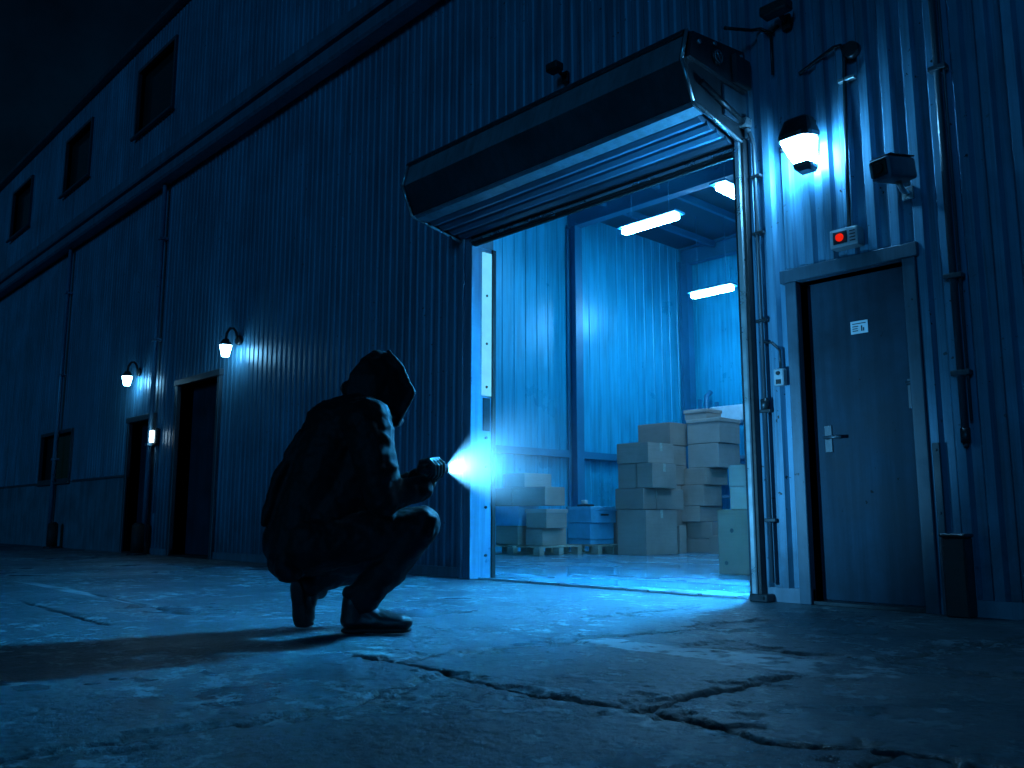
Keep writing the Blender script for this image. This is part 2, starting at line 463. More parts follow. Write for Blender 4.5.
# ------------------------------------------------------------------ warehouse shell
WH = thing('warehouse', (-10, 0, 0), 'long blue corrugated metal warehouse with plain lower wall, side doors and small high windows', 'building')
XL, XR = -46.0, 5.0
PL = 1.18        # plinth height
TOP = 8.75
openings = [(-5.95, -3.14, 0, 3.12), (-2.76, -2.08, 0, 2.03), (-12.5, -11.2, 0, 2.42), (-14.32, -13.42, 0, 2.02),
            (-18.9, -17.42, 7.12, 8.2), (-14.95, -13.43, 7.08, 8.22), (-22.9, -21.42, 7.12, 8.2), (-26.9, -25.42, 7.12, 8.2),
            (-19.0, -17.2, 1.25, 2.1)]
def rects(x0, x1, z0, z1):
    xs = sorted({x0, x1} | {v for o in openings for v in o[:2] if x0 < v < x1})
    zs = sorted({z0, z1} | {v for o in openings for v in o[2:] if z0 < v < z1})
    out = []
    for a, b in zip(xs, xs[1:]):
        run = None
        for c, d in zip(zs, zs[1:]):
            cx, cz = (a+b)/2, (c+d)/2
            solid = not any(o[0] < cx < o[1] and o[2] < cz < o[3] for o in openings)
            if solid:
                if run: run[3] = d
                else: run = [a, b, c, d]
            else:
                if run: out.append(run); run = None
        if run: out.append(run)
    return out

def spec(x): return (0.138, 0.032) if x > -3.12 else (0.118, 0.009)
def rib_y(x):
    PITCH, DEP = spec(x)
    t = (x / PITCH) % 1.0
    if t < 0.36: return 0.0
    if t < 0.50: return -DEP * (t-0.36)/0.14
    if t < 0.86: return -DEP
    return -DEP * (1 - (t-0.86)/0.14)
def cladding_xs(a, b):
    xs = [a, b]; PITCH, DEP = spec((a+b)/2)
    k0 = int(math.floor(a/PITCH)) - 1; k1 = int(math.ceil(b/PITCH)) + 1
    for k in range(k0, k1+1):
        for t in (0.0, 0.36, 0.50, 0.86):
            x = (k+t)*PITCH
            if a < x < b: xs.append(x)
    return sorted(set(xs))
REG = [(XL, -13.36, 1.18), (-13.36, -3.12, 0.09), (-3.12, XR, 0.09)]     # lower edge of the ribbed sheets
mb = MB()
for X0, X1, z0 in REG:
    for a, b, c, d in rects(X0, X1, z0, TOP):
        xs = cladding_xs(a+1e-4, b-1e-4)
        vb = [mb.bm.verts.new((x, rib_y(x), c)) for x in xs]; vt = [mb.bm.verts.new((x, rib_y(x), d)) for x in xs]
        for i in range(len(xs)-1): mb.bm.faces.new((vb[i], vb[i+1], vt[i+1], vt[i]))
mb.build('wall_cladding', M['clad'], WH, recalc=False)
# solid core behind the sheets
mb = MB()
for a, b, c, d in rects(XL, XR, 0, TOP): mb.box(a, b, 0.006, 0.2, c, d)
mb.build('wall_core', M['plinth'], WH)
# plain lower wall, piece by piece between the openings
for X0, X1, z0 in REG:
    for a, b, c, d in rects(X0, X1, 0, z0):
        mb = MB(); mb.box(a, b, -0.026, 0.003, c, d); mb.build('plinth', M['plinth'], WH)
for a, b in ((XL,-19.2),(-17.0,-14.45)):
    mb = MB(); mb.prism_x([(-0.03,PL),(-0.045,PL-0.012),(-0.045,PL+0.004),(-0.026,PL+0.03)], a, b); mb.build('drip_trim', M['trim'], WH)
# ledge (deep gutter beam) and eaves
mb = MB()
mb.prism_x([(-0.034,5.72),(-0.22,5.70),(-0.25,5.73),(-0.25,5.86),(-0.034,5.90)], XL, XR)
mb.build('ledge', M['gutter'], WH)
mb = MB(); mb.prism_x([(-0.034,6.02),(-0.15,6.04),(-0.17,6.07),(-0.17,6.22),(-0.14,6.24),(-0.034,6.24)], XL, XR)
mb.build('gutter', M['gutter'], WH)
mb = MB(); mb.prism_x([(-0.10,8.72),(-0.13,8.74),(-0.13,8.83),(-0.05,8.85),(12.5,10.6),(12.5,10.4),(-0.034,8.72)], XL-0.2, XR+0.2)
mb.build('roof', M['trim'], WH)
# sheet overlap seams / downpipes on the far part
for x, r in ((-13.33, 0.035), (-17.9, 0.04), (-8.6, 0.0)):
    if r == 0: continue
    mb = MB(); mb.tube([(x,-0.09,5.7),(x,-0.09,0.05)], r)
    for z in (1.6, 3.2, 4.8): mb.box(x-r-0.02, x+r+0.02, -0.10-r, -0.02, z, z+0.04)
    mb.build('downpipe', M['clad'], WH)
# high windows
def window(x0, x1, z0, z1, name='window'):
    f = MB()
    for a,b,c,d in ((x0-.06,x1+.06,z0-.06,z0),(x0-.06,x1+.06,z1,z1+.06),(x0-.06,x0,z0,z1),(x1,x1+.06,z0,z1)):
        f.box(a,b,-0.05,0.1,c,d)
    fo = f.build(name, M['trim'], WH)
    g = MB(); g.box(x0,x1,0.07,0.085,z0,z1); g.build('pane', M['glassdark'], fo)
    s = MB(); s.box(x0-.1,x1+.1,-0.10,-0.052,z0-.10,z0-.062); s.build('sill', M['trim'], fo)
for o in openings[4:]: window(*o)
# side doors
def side_door(x0, x1, zt, rec, far=False, leaf='door'):
    f = MB(); w = 0.075
    f.box(x0-w, x0, -0.055, rec+0.06, 0.0, zt+0.0, 0.004)
    f.box(x1, x1+w, -0.055, rec+0.06, 0.0, zt+0.0, 0.004)
    f.box(x0-w-0.03, x1+w+0.02, -0.066, rec+0.06, zt, zt+w+0.01, 0.004)
    d = MB(); d.box(x0+0.004, x1-0.004, rec, rec+0.045, 0.025, zt-0.004, 0.003)
    dob = d.build('door', M['door'], WH)
    f.build('frame', M['trim'] if far else M['frame'], dob)
    t = MB(); t.box(x0, x1, -0.03, rec+0.06, 0.002, 0.022); t.build('threshold', M['darkmetal'], dob)
    return dob
D1 = side_door(-2.76, -2.08, 2.03, 0.085)
D2 = side_door(-12.5, -11.2, 2.42, 0.19, True)
D3 = side_door(-14.32, -13.42, 2.02, 0.16, True)
# hardware on the near door
h = MB(); h.box(-2.685,-2.635,0.076,0.086,0.93,1.10,0.003); h.tube([(-2.66,0.08,1.02),(-2.66,0.03,1.02),(-2.61,0.028,1.02),(-2.55,0.03,1.018)],0.011,8)
h.build('handle', M['trim'], D1)
h = MB(); h.box(-2.15,-2.10,0.076,0.086,1.16,1.34,0.003); h.frustum((-2.125,0.086,1.2),(0,-1,0),0.016,0.014,0.02,14); h.tube([(-2.15,0.065,1.31),(-2.085,0.06,1.315)],0.012,8)
h.build('deadlock', M['trim'], D1)
for z in (0.25, 1.75):
    h = MB(); h.frustum((-2.088,0.07,z),(0,0,1),0.010,0.010,0.11,10); h.build('hinge', M['darkmetal'], D1)
nt_ = MB(); nt_.box(-2.475,-2.365,0.079,0.0845,1.655,1.735,0.001)
no = nt_.build('notice', M['pale'], D1)
ml = MB()
for (a,b,z) in ((-2.463,-2.377,1.715),(-2.463,-2.425,1.698),(-2.463,-2.43,1.684),(-2.463,-2.427,1.67)): ml.box(a,b,0.0775,0.0786,z,z+0.0055)
ml.prism_x([(0.0778,1.668),(0.0786,1.668),(0.0786,1.703),(0.0778,1.703)],-2.408,-2.400)
ml.prism_x([(0.0778,1.668),(0.0786,1.668),(0.0786,1.69),(0.0778,1.69)],-2.396,-2.388)
ml.build('print', M['darkmetal'], no)
for Dx, x in ((D2,-11.35),(D3,-13.5)):
    rec = 0.19 if Dx is D2 else 0.16
    h = MB(); h.tube([(x,rec,1.05),(x,rec-.05,1.05),(x-.1,rec-.05,1.05)],0.012,8); h.build('handle', M['galv'], Dx)
# corner post right of the near door frame with bolts
mb = MB(); mb.box(-1.985,-1.945,-0.05,-0.029,0,0.94,0.003)
for z in (0.18,0.55,0.9): mb.frustum((-1.965,-0.05,z),(0,-1,0),0.008,0.007,0.008,8)
mb.build('edge_strip', M['trim'], WH)

# ------------------------------------------------------------------ interior shell
IX, IY, IZ = -10.5, 9.7, 6.05
fl = MB()
v = [fl.bm.verts.new(p) for p in ((IX-0.3,0.0,0.004),(4.0,0.0,0.004),(4.0,IY+0.3,0.004),(IX-0.3,IY+0.3,0.004))]; fl.bm.faces.new(v)
structure(fl.build('warehouse_floor', M['floor']))
th = MB(); th.box(-5.94,-3.17,0.01,0.05,0.0,0.012); th.build('threshold', M['galv'], WH)
def in_panel(axis, c0, c1, fixed, sgn, z0, z1, pitch=0.27):
    mb = MB(); pts = []
    k = c0
    while k < c1 - 1e-6:
        for t, d in ((0,0),(0.82,0),(0.85,-0.012),(0.90,-0.012),(0.93,0)):
            p = k + t*pitch
            if p < c1: pts.append((p, fixed + sgn*d))
        k += pitch
    pts.append((c1, fixed))
    def P(a, b, z): return (b, a, z) if axis == 'y' else (a, b, z)
    A = [mb.bm.verts.new(P(a,b,z0)) for a,b in pts]; B = [mb.bm.verts.new(P(a,b,z1)) for a,b in pts]
    for i in range(len(pts)-1): mb.bm.faces.new((A[i],A[i+1],B[i+1],B[i]))
    return mb
in_panel('y', 0.2, IY, IX, 1, 0, IZ).build('interior_wall', M['inwall'], WH)
in_panel('x', IX, 4.0, IY, -1, 0, IZ).build('interior_wall', M['inwall'], WH)
in_panel('y', 0.2, IY, 4.0, -1, 0, IZ).build('interior_wall', M['inwall'], WH)
mb = MB(); mb.box(IX-0.2, 4.2, 0.2, IY+0.2, IZ, IZ+0.1); mb.build('ceiling', M['ceil'], WH)
mb = MB(); mb.box(IX-0.25, IX-0.05, 0.2, IY+0.25, 0, IZ); mb.box(IX-0.05, 4.2, IY+0.05, IY+0.25, 0, IZ); mb.box(4.05, 4.25, 0.2, IY, 0, IZ)
mb.build('outer_wall', M['plinth'], WH)
def icol(x, y, along):
    mb = MB(); a, b = (0.09, 0.11)
    if along == 'y':
        mb.box(x, x+.02, y-a, y+a, 0, IZ-.3); mb.box(x+.2, x+.22, y-a, y+a, 0, IZ-.3); mb.box(x+.02, x+.2, y-.012, y+.012, 0, IZ-.3)
    else:
        mb.box(x-a, x+a, y-.02, y, 0, IZ-.3); mb.box(x-a, x+a, y-.22, y-.2, 0, IZ-.3); mb.box(x-.012, x+.012, y-.2, y-.02, 0, IZ-.3)
    mb.build('column', M['insteel'], WH)
icol(IX+.04, 2.4, 'y'); icol(IX+.04, 6.1, 'y'); icol(IX+.04, 9.45, 'y')
for x in (-6.6, -2.9, 0.8): icol(x, IY-.04, 'x')
mb = MB(); mb.box(IX+.035, IX+.13, 0.25, 5.98, 1.56, 1.68); mb.box(IX+.035, IX+.13, 6.22, 9.34, 1.56, 1.68); mb.build('girt', M['insteel'], WH)
mb = MB(); mb.box(IX+.25, 3.9, IY-.13, IY-.035, 1.56, 1.68); mb.build('girt', M['insteel'], WH)
for y in (2.6, 6.1, 9.5):
    mb = MB(); mb.box(IX+.03, 3.9, y-.09, y+.09, IZ-.05, IZ-.004); mb.box(IX+.03, 3.9, y-.012, y+.012, IZ-.33, IZ-.05); mb.box(IX+.03, 3.9, y-.09, y+.09, IZ-.36, IZ-.33)
    mb.build('rafter', M['insteel'], WH)
x = IX + 0.9
while x < 3.5:
    mb = MB(); mb.box(x-.035, x+.035, 0.25, 9.4, IZ-.17, IZ-.052); mb.build('purlin', M['insteel'], WH)
    x += 1.15
# pipe with valve in the corner
PV = thing('wall_pipe', (-9.9, 9.4, 0), 'dark vertical pipe with a valve near the back corner inside the warehouse', 'pipe')
mb = MB(); mb.tube([(-9.9,9.4,0),(-9.9,9.4,2.9),(-9.9,9.55,3.0)],0.05); mb.build('pipe', M['insteel'], PV)
mb = MB(); mb.frustum((-9.9,9.4,2.35),(0,0,1),0.09,0.09,0.2,12); mb.tube([(-9.9,9.4,2.45),(-9.72,9.3,2.45)],0.03); mb.frustum((-9.72,9.3,2.42),(.8,-.45,0),0.08,0.08,0.03,14); mb.build('valve', M['insteel'], PV)

# ------------------------------------------------------------------ roller shutter
RS = thing('roller_shutter', (-4.6, 0, 0), 'grey roller shutter door rolled up into its box above the open loading doorway', 'shutter')
HX0, HX1 = -6.10, -3.115
mb = MB()   # housing: bent sheet with a hemmed top lip
mb.prism_x([(-0.035,3.735),(-0.035,3.72),(-0.675,3.635),(-0.728,3.44),(-0.740,3.44),(-0.686,3.648)], HX0, HX1)
mb.build('housing', M['housing'], RS)
mb = MB(); mb.prism_x([(-0.727,3.436),(-0.612,3.20),(-0.57,3.193),(-0.57,3.200),(-0.620,3.207),(-0.742,3.436)], HX0, HX1); mb.build('shaded_lower_panel', M['housing_dark'], RS)  # painted dark to put the shade of the downward face into its colour
mb = MB(); mb.prism_x([(-0.67,3.642),(-0.70,3.63),(-0.712,3.648),(-0.70,3.668),(-0.672,3.665)], HX0-0.01, HX1+0.01); mb.build('top_lip', M['housing_dark'], RS)
mb = MB(); mb.prism_x([(-0.61,3.204),(-0.625,3.19),(-0.60,3.168),(-0.495,3.152),(-0.495,3.175)], HX0, HX1); mb.build('lower_lip', M['housing'], RS)
for xa, xb in ((HX0-0.02, HX0-0.003), (HX1+0.003, HX1+0.02)):
    mb = MB(); mb.prism_x([(-0.036,3.76),(-0.69,3.665),(-0.755,3.436),(-0.645,3.185),(-0.036,3.06)], xa, xb); p = mb.build('end_plate', M['housing_dark'], RS)
    e = MB()
    pr = [(-0.69,3.665),(-0.755,3.436),(-0.645,3.185),(-0.05,3.065)]
    for (y0,z0),(y1,z1) in zip(pr, pr[1:]):
        e.tube([(xb+0.006,y0,z0),(xb+0.006,y1,z1)],0.012,6)
    e.build('edge_flange', M['galv'], p)
# ribbed curtain seen from below, then bottom bar
mb = MB(); prof = []
n = 4; y0, z0, y1, z1 = -0.494, 3.168, -0.05, 3.10
for i in range(n):
    for t, d in ((0,0.012),(0.10,-0.016),(0.45,-0.030),(0.80,-0.018),(0.90,0.012)):
        k = (i+t)/n; prof.append((y0+(y1-y0)*k, z0+(z1-z0)*k + d))
prof.append((y1,z1))
prof2 = prof + [(p[0], p[1]+0.02 + 0.02) for p in ((y1,z1),(y0,z0))]
mb.prism_x(prof2, HX0+0.05, HX1-0.05); mb.build('curtain', M['slat'], RS)
mb = MB(); mb.box(-5.97,-3.15,-0.07,-0.032,3.02,3.10,0.006); mb.build('bottom_bar', M['darkmetal'], RS)
mb = MB(); mb.box(-5.97,-3.15,-0.085,-0.071,3.035,3.058,0.004); mb.build('bar_edge', M['galv'], RS)
mb = MB(); mb.box(-5.97,-3.15,-0.065,-0.035,2.995,3.019,0.005); mb.build('rubber_seal', M['rubber'], RS)
# drive gear on the right end plate
xp = HX1 + 0.021
gm = MB(); gm.prism_x([(-0.66,3.655),(-0.05,3.735),(-0.03,3.44),(-0.70,3.47)], xp, xp+0.03); gm.box(xp+0.03, xp+0.07, -0.22, -0.03, 3.45, 3.66, 0.01); gm.build('gear_cover', M['housing_dark'], RS)
gm = MB(); gm.frustum((xp+0.031,-0.40,3.565),(1,0,0),0.055,0.05,0.02,20)
shaft = gm.build('shaft_end', M['darkmetal'], RS)
gm = MB()
for k in range(20):
    a, b = 2*math.pi*k/20, 2*math.pi*(k+1)/20
    gm.tube([(xp+0.053,-0.40+.042*math.cos(a),3.565+.042*math.sin(a)),(xp+0.053,-0.40+.042*math.cos(b),3.565+.042*math.sin(b))],0.004,5)
for a in (0.6, 2.17):
    gm.tube([(xp+0.053,-0.40-.04*math.cos(a),3.565-.04*math.sin(a)),(xp+0.053,-0.40+.04*math.cos(a),3.565+.04*math.sin(a))],0.004,5)
gm.build('ring', M['galv'], shaft)
for y, z in ((-0.6,3.60),(-0.42,3.655),(-0.12,3.52),(-0.1,3.68)):
    gm = MB(); gm.frustum((xp+0.031,y,z),(1,0,0),0.017,0.015,0.014,8); gm.build('bolt', M['galv'], RS)
gm = MB(); gm.box(xp, xp+0.02, -0.30, -0.03, 3.20, 3.42, 0.004); gm.build('bracket', M['frame'], RS)
gm = MB(); gm.tube([(xp+0.03,-0.58,3.33),(xp+0.03,-0.03,3.19)],0.02,8); gm.build('strut', M['darkmetal'], RS)
gm = MB(); gm.box(xp-0.01,xp+0.06,-0.10,-0.03,3.18,3.24,0.006); gm.box(xp+0.02,xp+0.05,-0.07,-0.03,3.10,3.17,0.004); gm.build('latch', M['galv'], RS)
# guides
mb = MB(); mb.box(-6.115,-5.955,-0.075,-0.029,0.0,3.15,0.006); mb.box(-6.06,-6.03,-0.10,-0.074,0,3.15,0.004); mb.build('guide_rail', M['rail'], RS)
mb = MB(); mb.box(-5.953,-5.925,-0.085,0.195,0.0,3.0,0.003); jr = mb.build('jamb_rail', M['rail'], RS)
mb = MB(); mb.box(-5.924,-5.914,0.035,0.15,1.62,2.96,0.002); mb.build('highlight_strip', M['highlightglow'], jr)  # glowing strip stands in for light caught on the jamb, no lamp
mb = MB(); mb.box(-5.924,-5.912,0.05,0.135,1.30,1.60,0.004); mb.build('latch_slot', M['darkmetal'], jr)
for z in (0.2, 0.62, 0.98, 1.24, 1.70, 2.1, 2.55):
    b = MB(); b.frustum((-5.924,0.09,z),(1,0,0),0.014,0.012,0.016,8); b.build('bolt', M['darkmetal'], jr)
mb = MB(); mb.box(-5.926,-5.905,0.155,0.197,0,3.0,0.002); mb.build('edge_seal', M['rubber'], jr)
mb = MB(); mb.box(-3.165,-3.142,-0.085,0.195,0.0,3.05,0.003); mb.build('jamb_rail', M['darkmetal'], RS)
mb = MB(); mb.box(-3.140,-3.100,-0.105,-0.020,0.0,3.19,0.007); mb.build('guide_rail', M['galv'], RS)
mb = MB(); mb.box(-3.098,-3.075,-0.09,-0.029,0.0,3.10,0.003); mb.build('guide_trim', M['dark'], RS)
mb = MB(); mb.box(-3.15,-3.02,-0.12,-0.03,0.0,0.05,0.006); mb.frustum((-3.05,-0.121,0.03),(0,-1,0),0.012,0.012,0.012,8); mb.build('foot_plate', M['darkmetal'], RS)
# manual chain tube beside the guide
CT = thing('conduit', (-3.06,-0.05,0), 'thin vertical conduit clipped to the wall just right of the shutter guide', 'conduit')
mb = MB(); mb.tube([(-3.02,-0.05,0.12),(-3.02,-0.05,3.05),(-3.02,-0.10,3.12)],0.014,8); mb.build('pipe', M['trim'], CT)
for z in (0.5,1.2,1.8,2.4,2.8):
    mb = MB(); mb.box(-3.05,-2.97,-0.07,-0.03,z,z+0.022,0.003); mb.build('clip', M['darkmetal'], CT)
mb = MB(); mb.frustum((-3.02,-0.05,1.22),(0,0,1),0.028,0.028,0.07,12); mb.build('coupling', M['darkmetal'], CT)

# cable over the shutter box
CB = MB(); CB.tube([(-3.02,-0.35,3.78),(-2.96,-0.12,3.83),(-2.93,-0.04,3.86),(-2.86,-0.035,3.80),(-2.80,-0.035,3.83)],0.012,8); CB.tube([(-2.86,-0.035,3.80),(-2.86,-0.035,3.5)],0.01,8)
tag(CB.build('cable', M['dark'], origin=(-2.95,-0.05,3.8)), 'black cable running from the shutter gear box to the corrugated wall', 'cable')

# wall sensors above
def sensor(x, z, name, label, cat, w=0.16):
    s = thing(name, (x,-0.03,z), label, cat)
    mb = MB(); mb.box(x-.03,x+.03,-0.05,-0.024,z-.05,z+.05,0.004); mb.build('wall_plate', M['dark'], s)
    mb = MB(); mb.tube([(x,-.05,z),(x,-.13,z+.03),(x,-.16,z+.02)],0.018,8); mb.build('arm', M['dark'], s)
    mb = MB(); mb.box(x-w/2,x+w/2,-0.22,-0.12,z+.0,z+.075,0.012); mb.build('head', M['dark'], s)
sensor(-4.78, 4.22, 'motion_sensor', 'small dark sensor on a bracket on the wall above the shutter box', 'sensor', 0.13)
sensor(-2.74, 3.83, 'floodlight', 'small unlit dark floodlight high on the wall right of the shutter box', 'light', 0.2)

# ------------------------------------------------------------------ wall lamps
def rect_loop(cx, cy, z, hx, y_out, r=0.02, tilt=0.0):
    """rounded plan outline of a wall lantern, back flat against the wall"""
    pts = []
    for (sx, yy) in ((-1, cy),(-1, None),(1, None),(1, cy)):
        pass
    for fx, fy in ((-1,0),(-1,.55),(-.93,.78),(-.70,.97),(-.5,1),(.5,1),(.70,.97),(.93,.78),(1,.55),(1,0)):
        pts.append((cx+hx*fx, cy-y_out*fy, z-tilt*fy))
    return pts
WL = thing('wall_lamp', (-2.70,-0.03,2.9), 'bright lit wall lantern with a dark hood beside the shutter guide above the near door', 'lamp')
cx = -2.635
mb = MB(); mb.quadloft([rect_loop(cx-.01,-0.085,3.085,0.070,0.08,tilt=.01), rect_loop(cx-.01,-0.085,3.07,0.085,0.115,tilt=.02), rect_loop(cx,-0.085,2.965,0.112,0.185,tilt=0.035), rect_loop(cx,-0.085,2.935,0.110,0.18,tilt=0.035)])
mb.build('hood', M['darkmetal'], WL)
mb = MB(); mb.quadloft([rect_loop(cx,-0.089,2.928,0.098,0.165,tilt=0.035), rect_loop(cx+.014,-0.089,2.82,0.076,0.125,tilt=0.015), rect_loop(cx+.025,-0.089,2.752,0.056,0.095)])
mb.build('glass', M['lampglow'], WL)
mb = MB(); mb.quadloft([rect_loop(cx+.022,-0.085,2.750,0.064,0.115), rect_loop(cx+.025,-0.085,2.725,0.062,0.11), rect_loop(cx+.028,-0.085,2.705,0.045,0.08)])
mb.build('base_cap', M['darkmetal'], WL)
mb = MB(); mb.tube([(cx-.10,-0.06,2.93),(cx-.16,-0.05,2.935)],0.012,8); mb.frustum((cx-.185,-0.05,2.937),(1,0,0),0.018,0.018,0.03,10); mb.build('screw', M['dark'], WL)
mb = MB(); mb.box(cx-.07,cx+.06,-0.083,-0.02,2.86,3.08,0.006); mb.build('wall_plate', M['darkmetal'], WL)

LX2, LZ2, LX3, LZ3 = -10.66, 2.62, -14.1, 2.62
def goose_lamp(x, z, label):
    t = thing('wall_lamp', (x,-0.03,z), label, 'lamp', 'small lit lamps on the far wall')
    mb = MB(); mb.frustum((x,-0.022,z+.2),(0,-1,0),0.07,0.06,0.03,16); mb.build('wall_plate', M['dark'], t)
    mb = MB(); pts = [(x,-.05,z+.2)]
    for i in range(9):
        a = math.pi*i/8; pts.append((x, -.17-.11*(-math.cos(a)) - .11 + .0, z+.28+.13*math.sin(a)))
    pts = [(x,-.05,z+.22),(x,-.07,z+.30),(x,-.11,z+.35),(x,-.16,z+.34),(x,-.20,z+.27),(x,-.205,z+.18)]
    mb.tube(pts,0.018,8); mb.build('arm', M['dark'], t)
    mb = MB(); mb.frustum((x,-.205,z+.19),(0,0,-1),0.04,0.088,0.08,18); mb.build('cap', M['dark'], t)
    mb = MB(); mb.frustum((x,-.205,z+.108),(0,0,-1),0.076,0.045,0.14,18); mb.build('glass', M['farglow'], t)
    return t
goose_lamp(LX2, LZ2, 'lit gooseneck wall lamp above the wide recessed door, the nearer of the two far lamps')
goose_lamp(LX3, LZ3, 'lit gooseneck wall lamp above the narrow door, the farthest and smallest of the lamps')
BL = thing('bulkhead_light', (-13.2,-0.03,1.73), 'tiny lit oval bulkhead light on the wall between the two far doors', 'light')
mb = MB(); mb.box(-13.27,-13.13,-0.09,-0.02,1.60,1.86,0.03,2); mb.build('base', M['dark'], BL)
mb = MB(); mb.box(-13.25,-13.15,-0.13,-0.091,1.64,1.82,0.018,2); mb.build('glass', M['keyglow'], BL)
mb = MB(); mb.tube([(-13.2,-.04,1.6),(-13.18,-.04,1.2),(-13.15,-.04,0.6)],0.016,6); mb.build('cable', M['gutter'], BL)

# ------------------------------------------------------------------ camera, alarm, conduits, switch
SC = thing('security_camera', (-2.12,-0.03,2.53), 'dark box security camera on a wall bracket above the near door', 'security camera')
# body points out and to the left
def oriented(mbld, ctr, dirv):
    d = Vector(dirv).normalized(); xax = Vector((0,0,1)).cross(d).normalized(); zax = d.cross(xax)
    Mx = Matrix((xax, d, zax)).transposed().to_4x4(); Mx.translation = Vector(ctr)
    bmesh.ops.transform(mbld.bm, matrix=Mx, verts=mbld.bm.verts[:]); return mbld
cdir = (-0.24,-0.95,-0.13)
mb = MB(); mb.box(-.068,.068,-.13,.12,-.064,.064,0.024,3); oriented(mb,(-2.03,-0.21,2.52),cdir).build('body', M['frame'], SC)
mb = MB(); mb.box(-.072,.072,-.12,.10,.066,.074,0.004); oriented(mb,(-2.03,-0.21,2.52),cdir).build('sun_shield', M['darkmetal'], SC)
mb = MB(); mb.box(-.052,.052,.121,.127,-.048,.048,0.012,2); mb.frustum((0,.128,0),(0,1,0),.034,.030,.012,20); oriented(mb,(-2.03,-0.21,2.52),cdir).build('lens', M['glassdark'], SC)
mb = MB(); mb.tube([(-2.03,-.15,2.47),(-2.02,-.12,2.42),(-2.02,-.04,2.42)],0.016,8); mb.box(-2.055,-1.985,-.05,-.022,2.38,2.46,0.005); mb.build('bracket', M['galv'], SC)

AL = thing('alarm_box', (-2.44,-0.03,2.2), 'pale alarm box with a red lamp mounted above the near door frame', 'alarm')
mb = MB(); mb.box(-2.485,-2.305,-0.115,-0.022,2.165,2.285,0.012,2); mb.build('case', M['grey'], AL)
mb = MB(); mb.box(-2.46,-2.37,-0.124,-0.116,2.185,2.265,0.004); mb.build('recess', M['darkmetal'], AL)
mb = MB(); mb.frustum((-2.415,-0.125,2.225),(0,-1,0),0.026,0.016,0.022,16); mb.build('beacon', M['red'], AL)
mb = MB()
for k in range(4): mb.box(-2.355,-2.32,-0.1185,-0.1155,2.19+.02*k,2.197+.02*k)
mb.build('grille', M['darkmetal'], AL)

CD = thing('conduit', (-2.36,-0.05,2.3), 'dark conduit rising from the alarm box to an elbow high on the wall', 'conduit')
mb = MB(); mb.tube([(-2.385,-.05,2.286),(-2.37,-.05,2.9),(-2.352,-.05,3.40),(-2.352,-.05,3.46),(-2.37,-.05,3.50),(-2.42,-.05,3.505),(-2.66,-.05,3.42)],0.013,8); mb.build('pipe', M['darkmetal'], CD)
mb = MB(); mb.box(-2.40,-2.29,-0.062,-0.022,3.25,3.275,0.003); mb.build('clip', M['galv'], CD)
mb = MB(); mb.frustum((-2.30,-0.022,3.44),(0,-1,0),0.055,0.05,0.055,16); mb.tube([(-2.352,-.05,3.49),(-2.30,-.05,3.46)],.013,6); mb.build('junction_box', M['darkmetal'], CD)

DP = thing('conduit', (-1.80,-0.06,0.96), 'long vertical conduit with a clamp and open lower end right of the near door', 'conduit')
mb = MB(); mb.tube([(-1.80,-.055,5.6),(-1.80,-.055,1.0)],0.02,10); mb.tube([(-1.765,-.05,5.6),(-1.765,-.05,1.05)],0.009,8); mb.build('pipe', M['trim'], DP)
for z in (1.85, 3.1, 1.3):
    mb = MB(); mb.box(-1.845,-1.745,-0.085,-0.022,z,z+0.03,0.004); mb.build('clamp', M['trim'], DP)
mb = MB(); mb.frustum((-1.80,-.055,0.93),(0,0,1),0.026,0.026,0.08,12); mb.frustum((-1.80,-.055,0.90),(0,0,1),0.012,0.02,0.03,12); mb.build('end_fitting', M['darkmetal'], DP)

SW = thing('switch_box', (-2.9,-0.03,1.42), 'small shutter control switch box on the wall between shutter guide and near door', 'switch')
mb = MB(); mb.box(-2.935,-2.865,-0.075,-0.022,1.365,1.475,0.006); mb.build('case', M['grey'], SW)
mb = MB(); mb.frustum((-2.9,-.075,1.445),(0,-1,0),0.014,0.012,0.012,12); mb.build('button', M['dark'], SW)
mb = MB(); mb.box(-2.918,-2.882,-.079,-.0755,1.375,1.405,0.001); mb.build('plate', M['dark'], SW)
mb = MB(); mb.tube([(-2.9,-.04,1.476),(-2.9,-.04,1.6),(-2.96,-.04,1.66),(-3.04,-.045,1.67)],0.008,6); mb.build('cable', M['darkmetal'], SW)

BK = thing('utility_cover', (-1.90,-0.05,0), 'dark low box standing against the wall right of the near door', 'utility box')
mb = MB(); mb.box(-1.935,-1.815,-0.15,-0.029,0.0,0.42,0.008); mb.build('body', M['dark'], BK)
mb = MB(); mb.box(-1.943,-1.807,-0.158,-0.029,0.421,0.44,0.006); mb.build('lid', M['darkmetal'], BK)

for (x, y, lab) in ((-17.3,-0.2,'short dark bollard by the far wall left of both far doors'), (-13.26,-0.2,'short dark bollard standing beside the narrow far door')):
    b = thing('bollard', (x,y,0), lab, 'bollard', 'short bollards along the far wall')
    mb = MB(); mb.frustum((x,y,0),(0,0,1),0.09,0.085,0.42,16); mb.frustum((x,y,0.42),(0,0,1),0.085,0.05,0.04,16); mb.build('post', M['rubber'], b)
    mb = MB(); mb.frustum((x,y,0),(0,0,1),0.14,0.13,0.03,16); mb.build('base', M['darkmetal'], b)

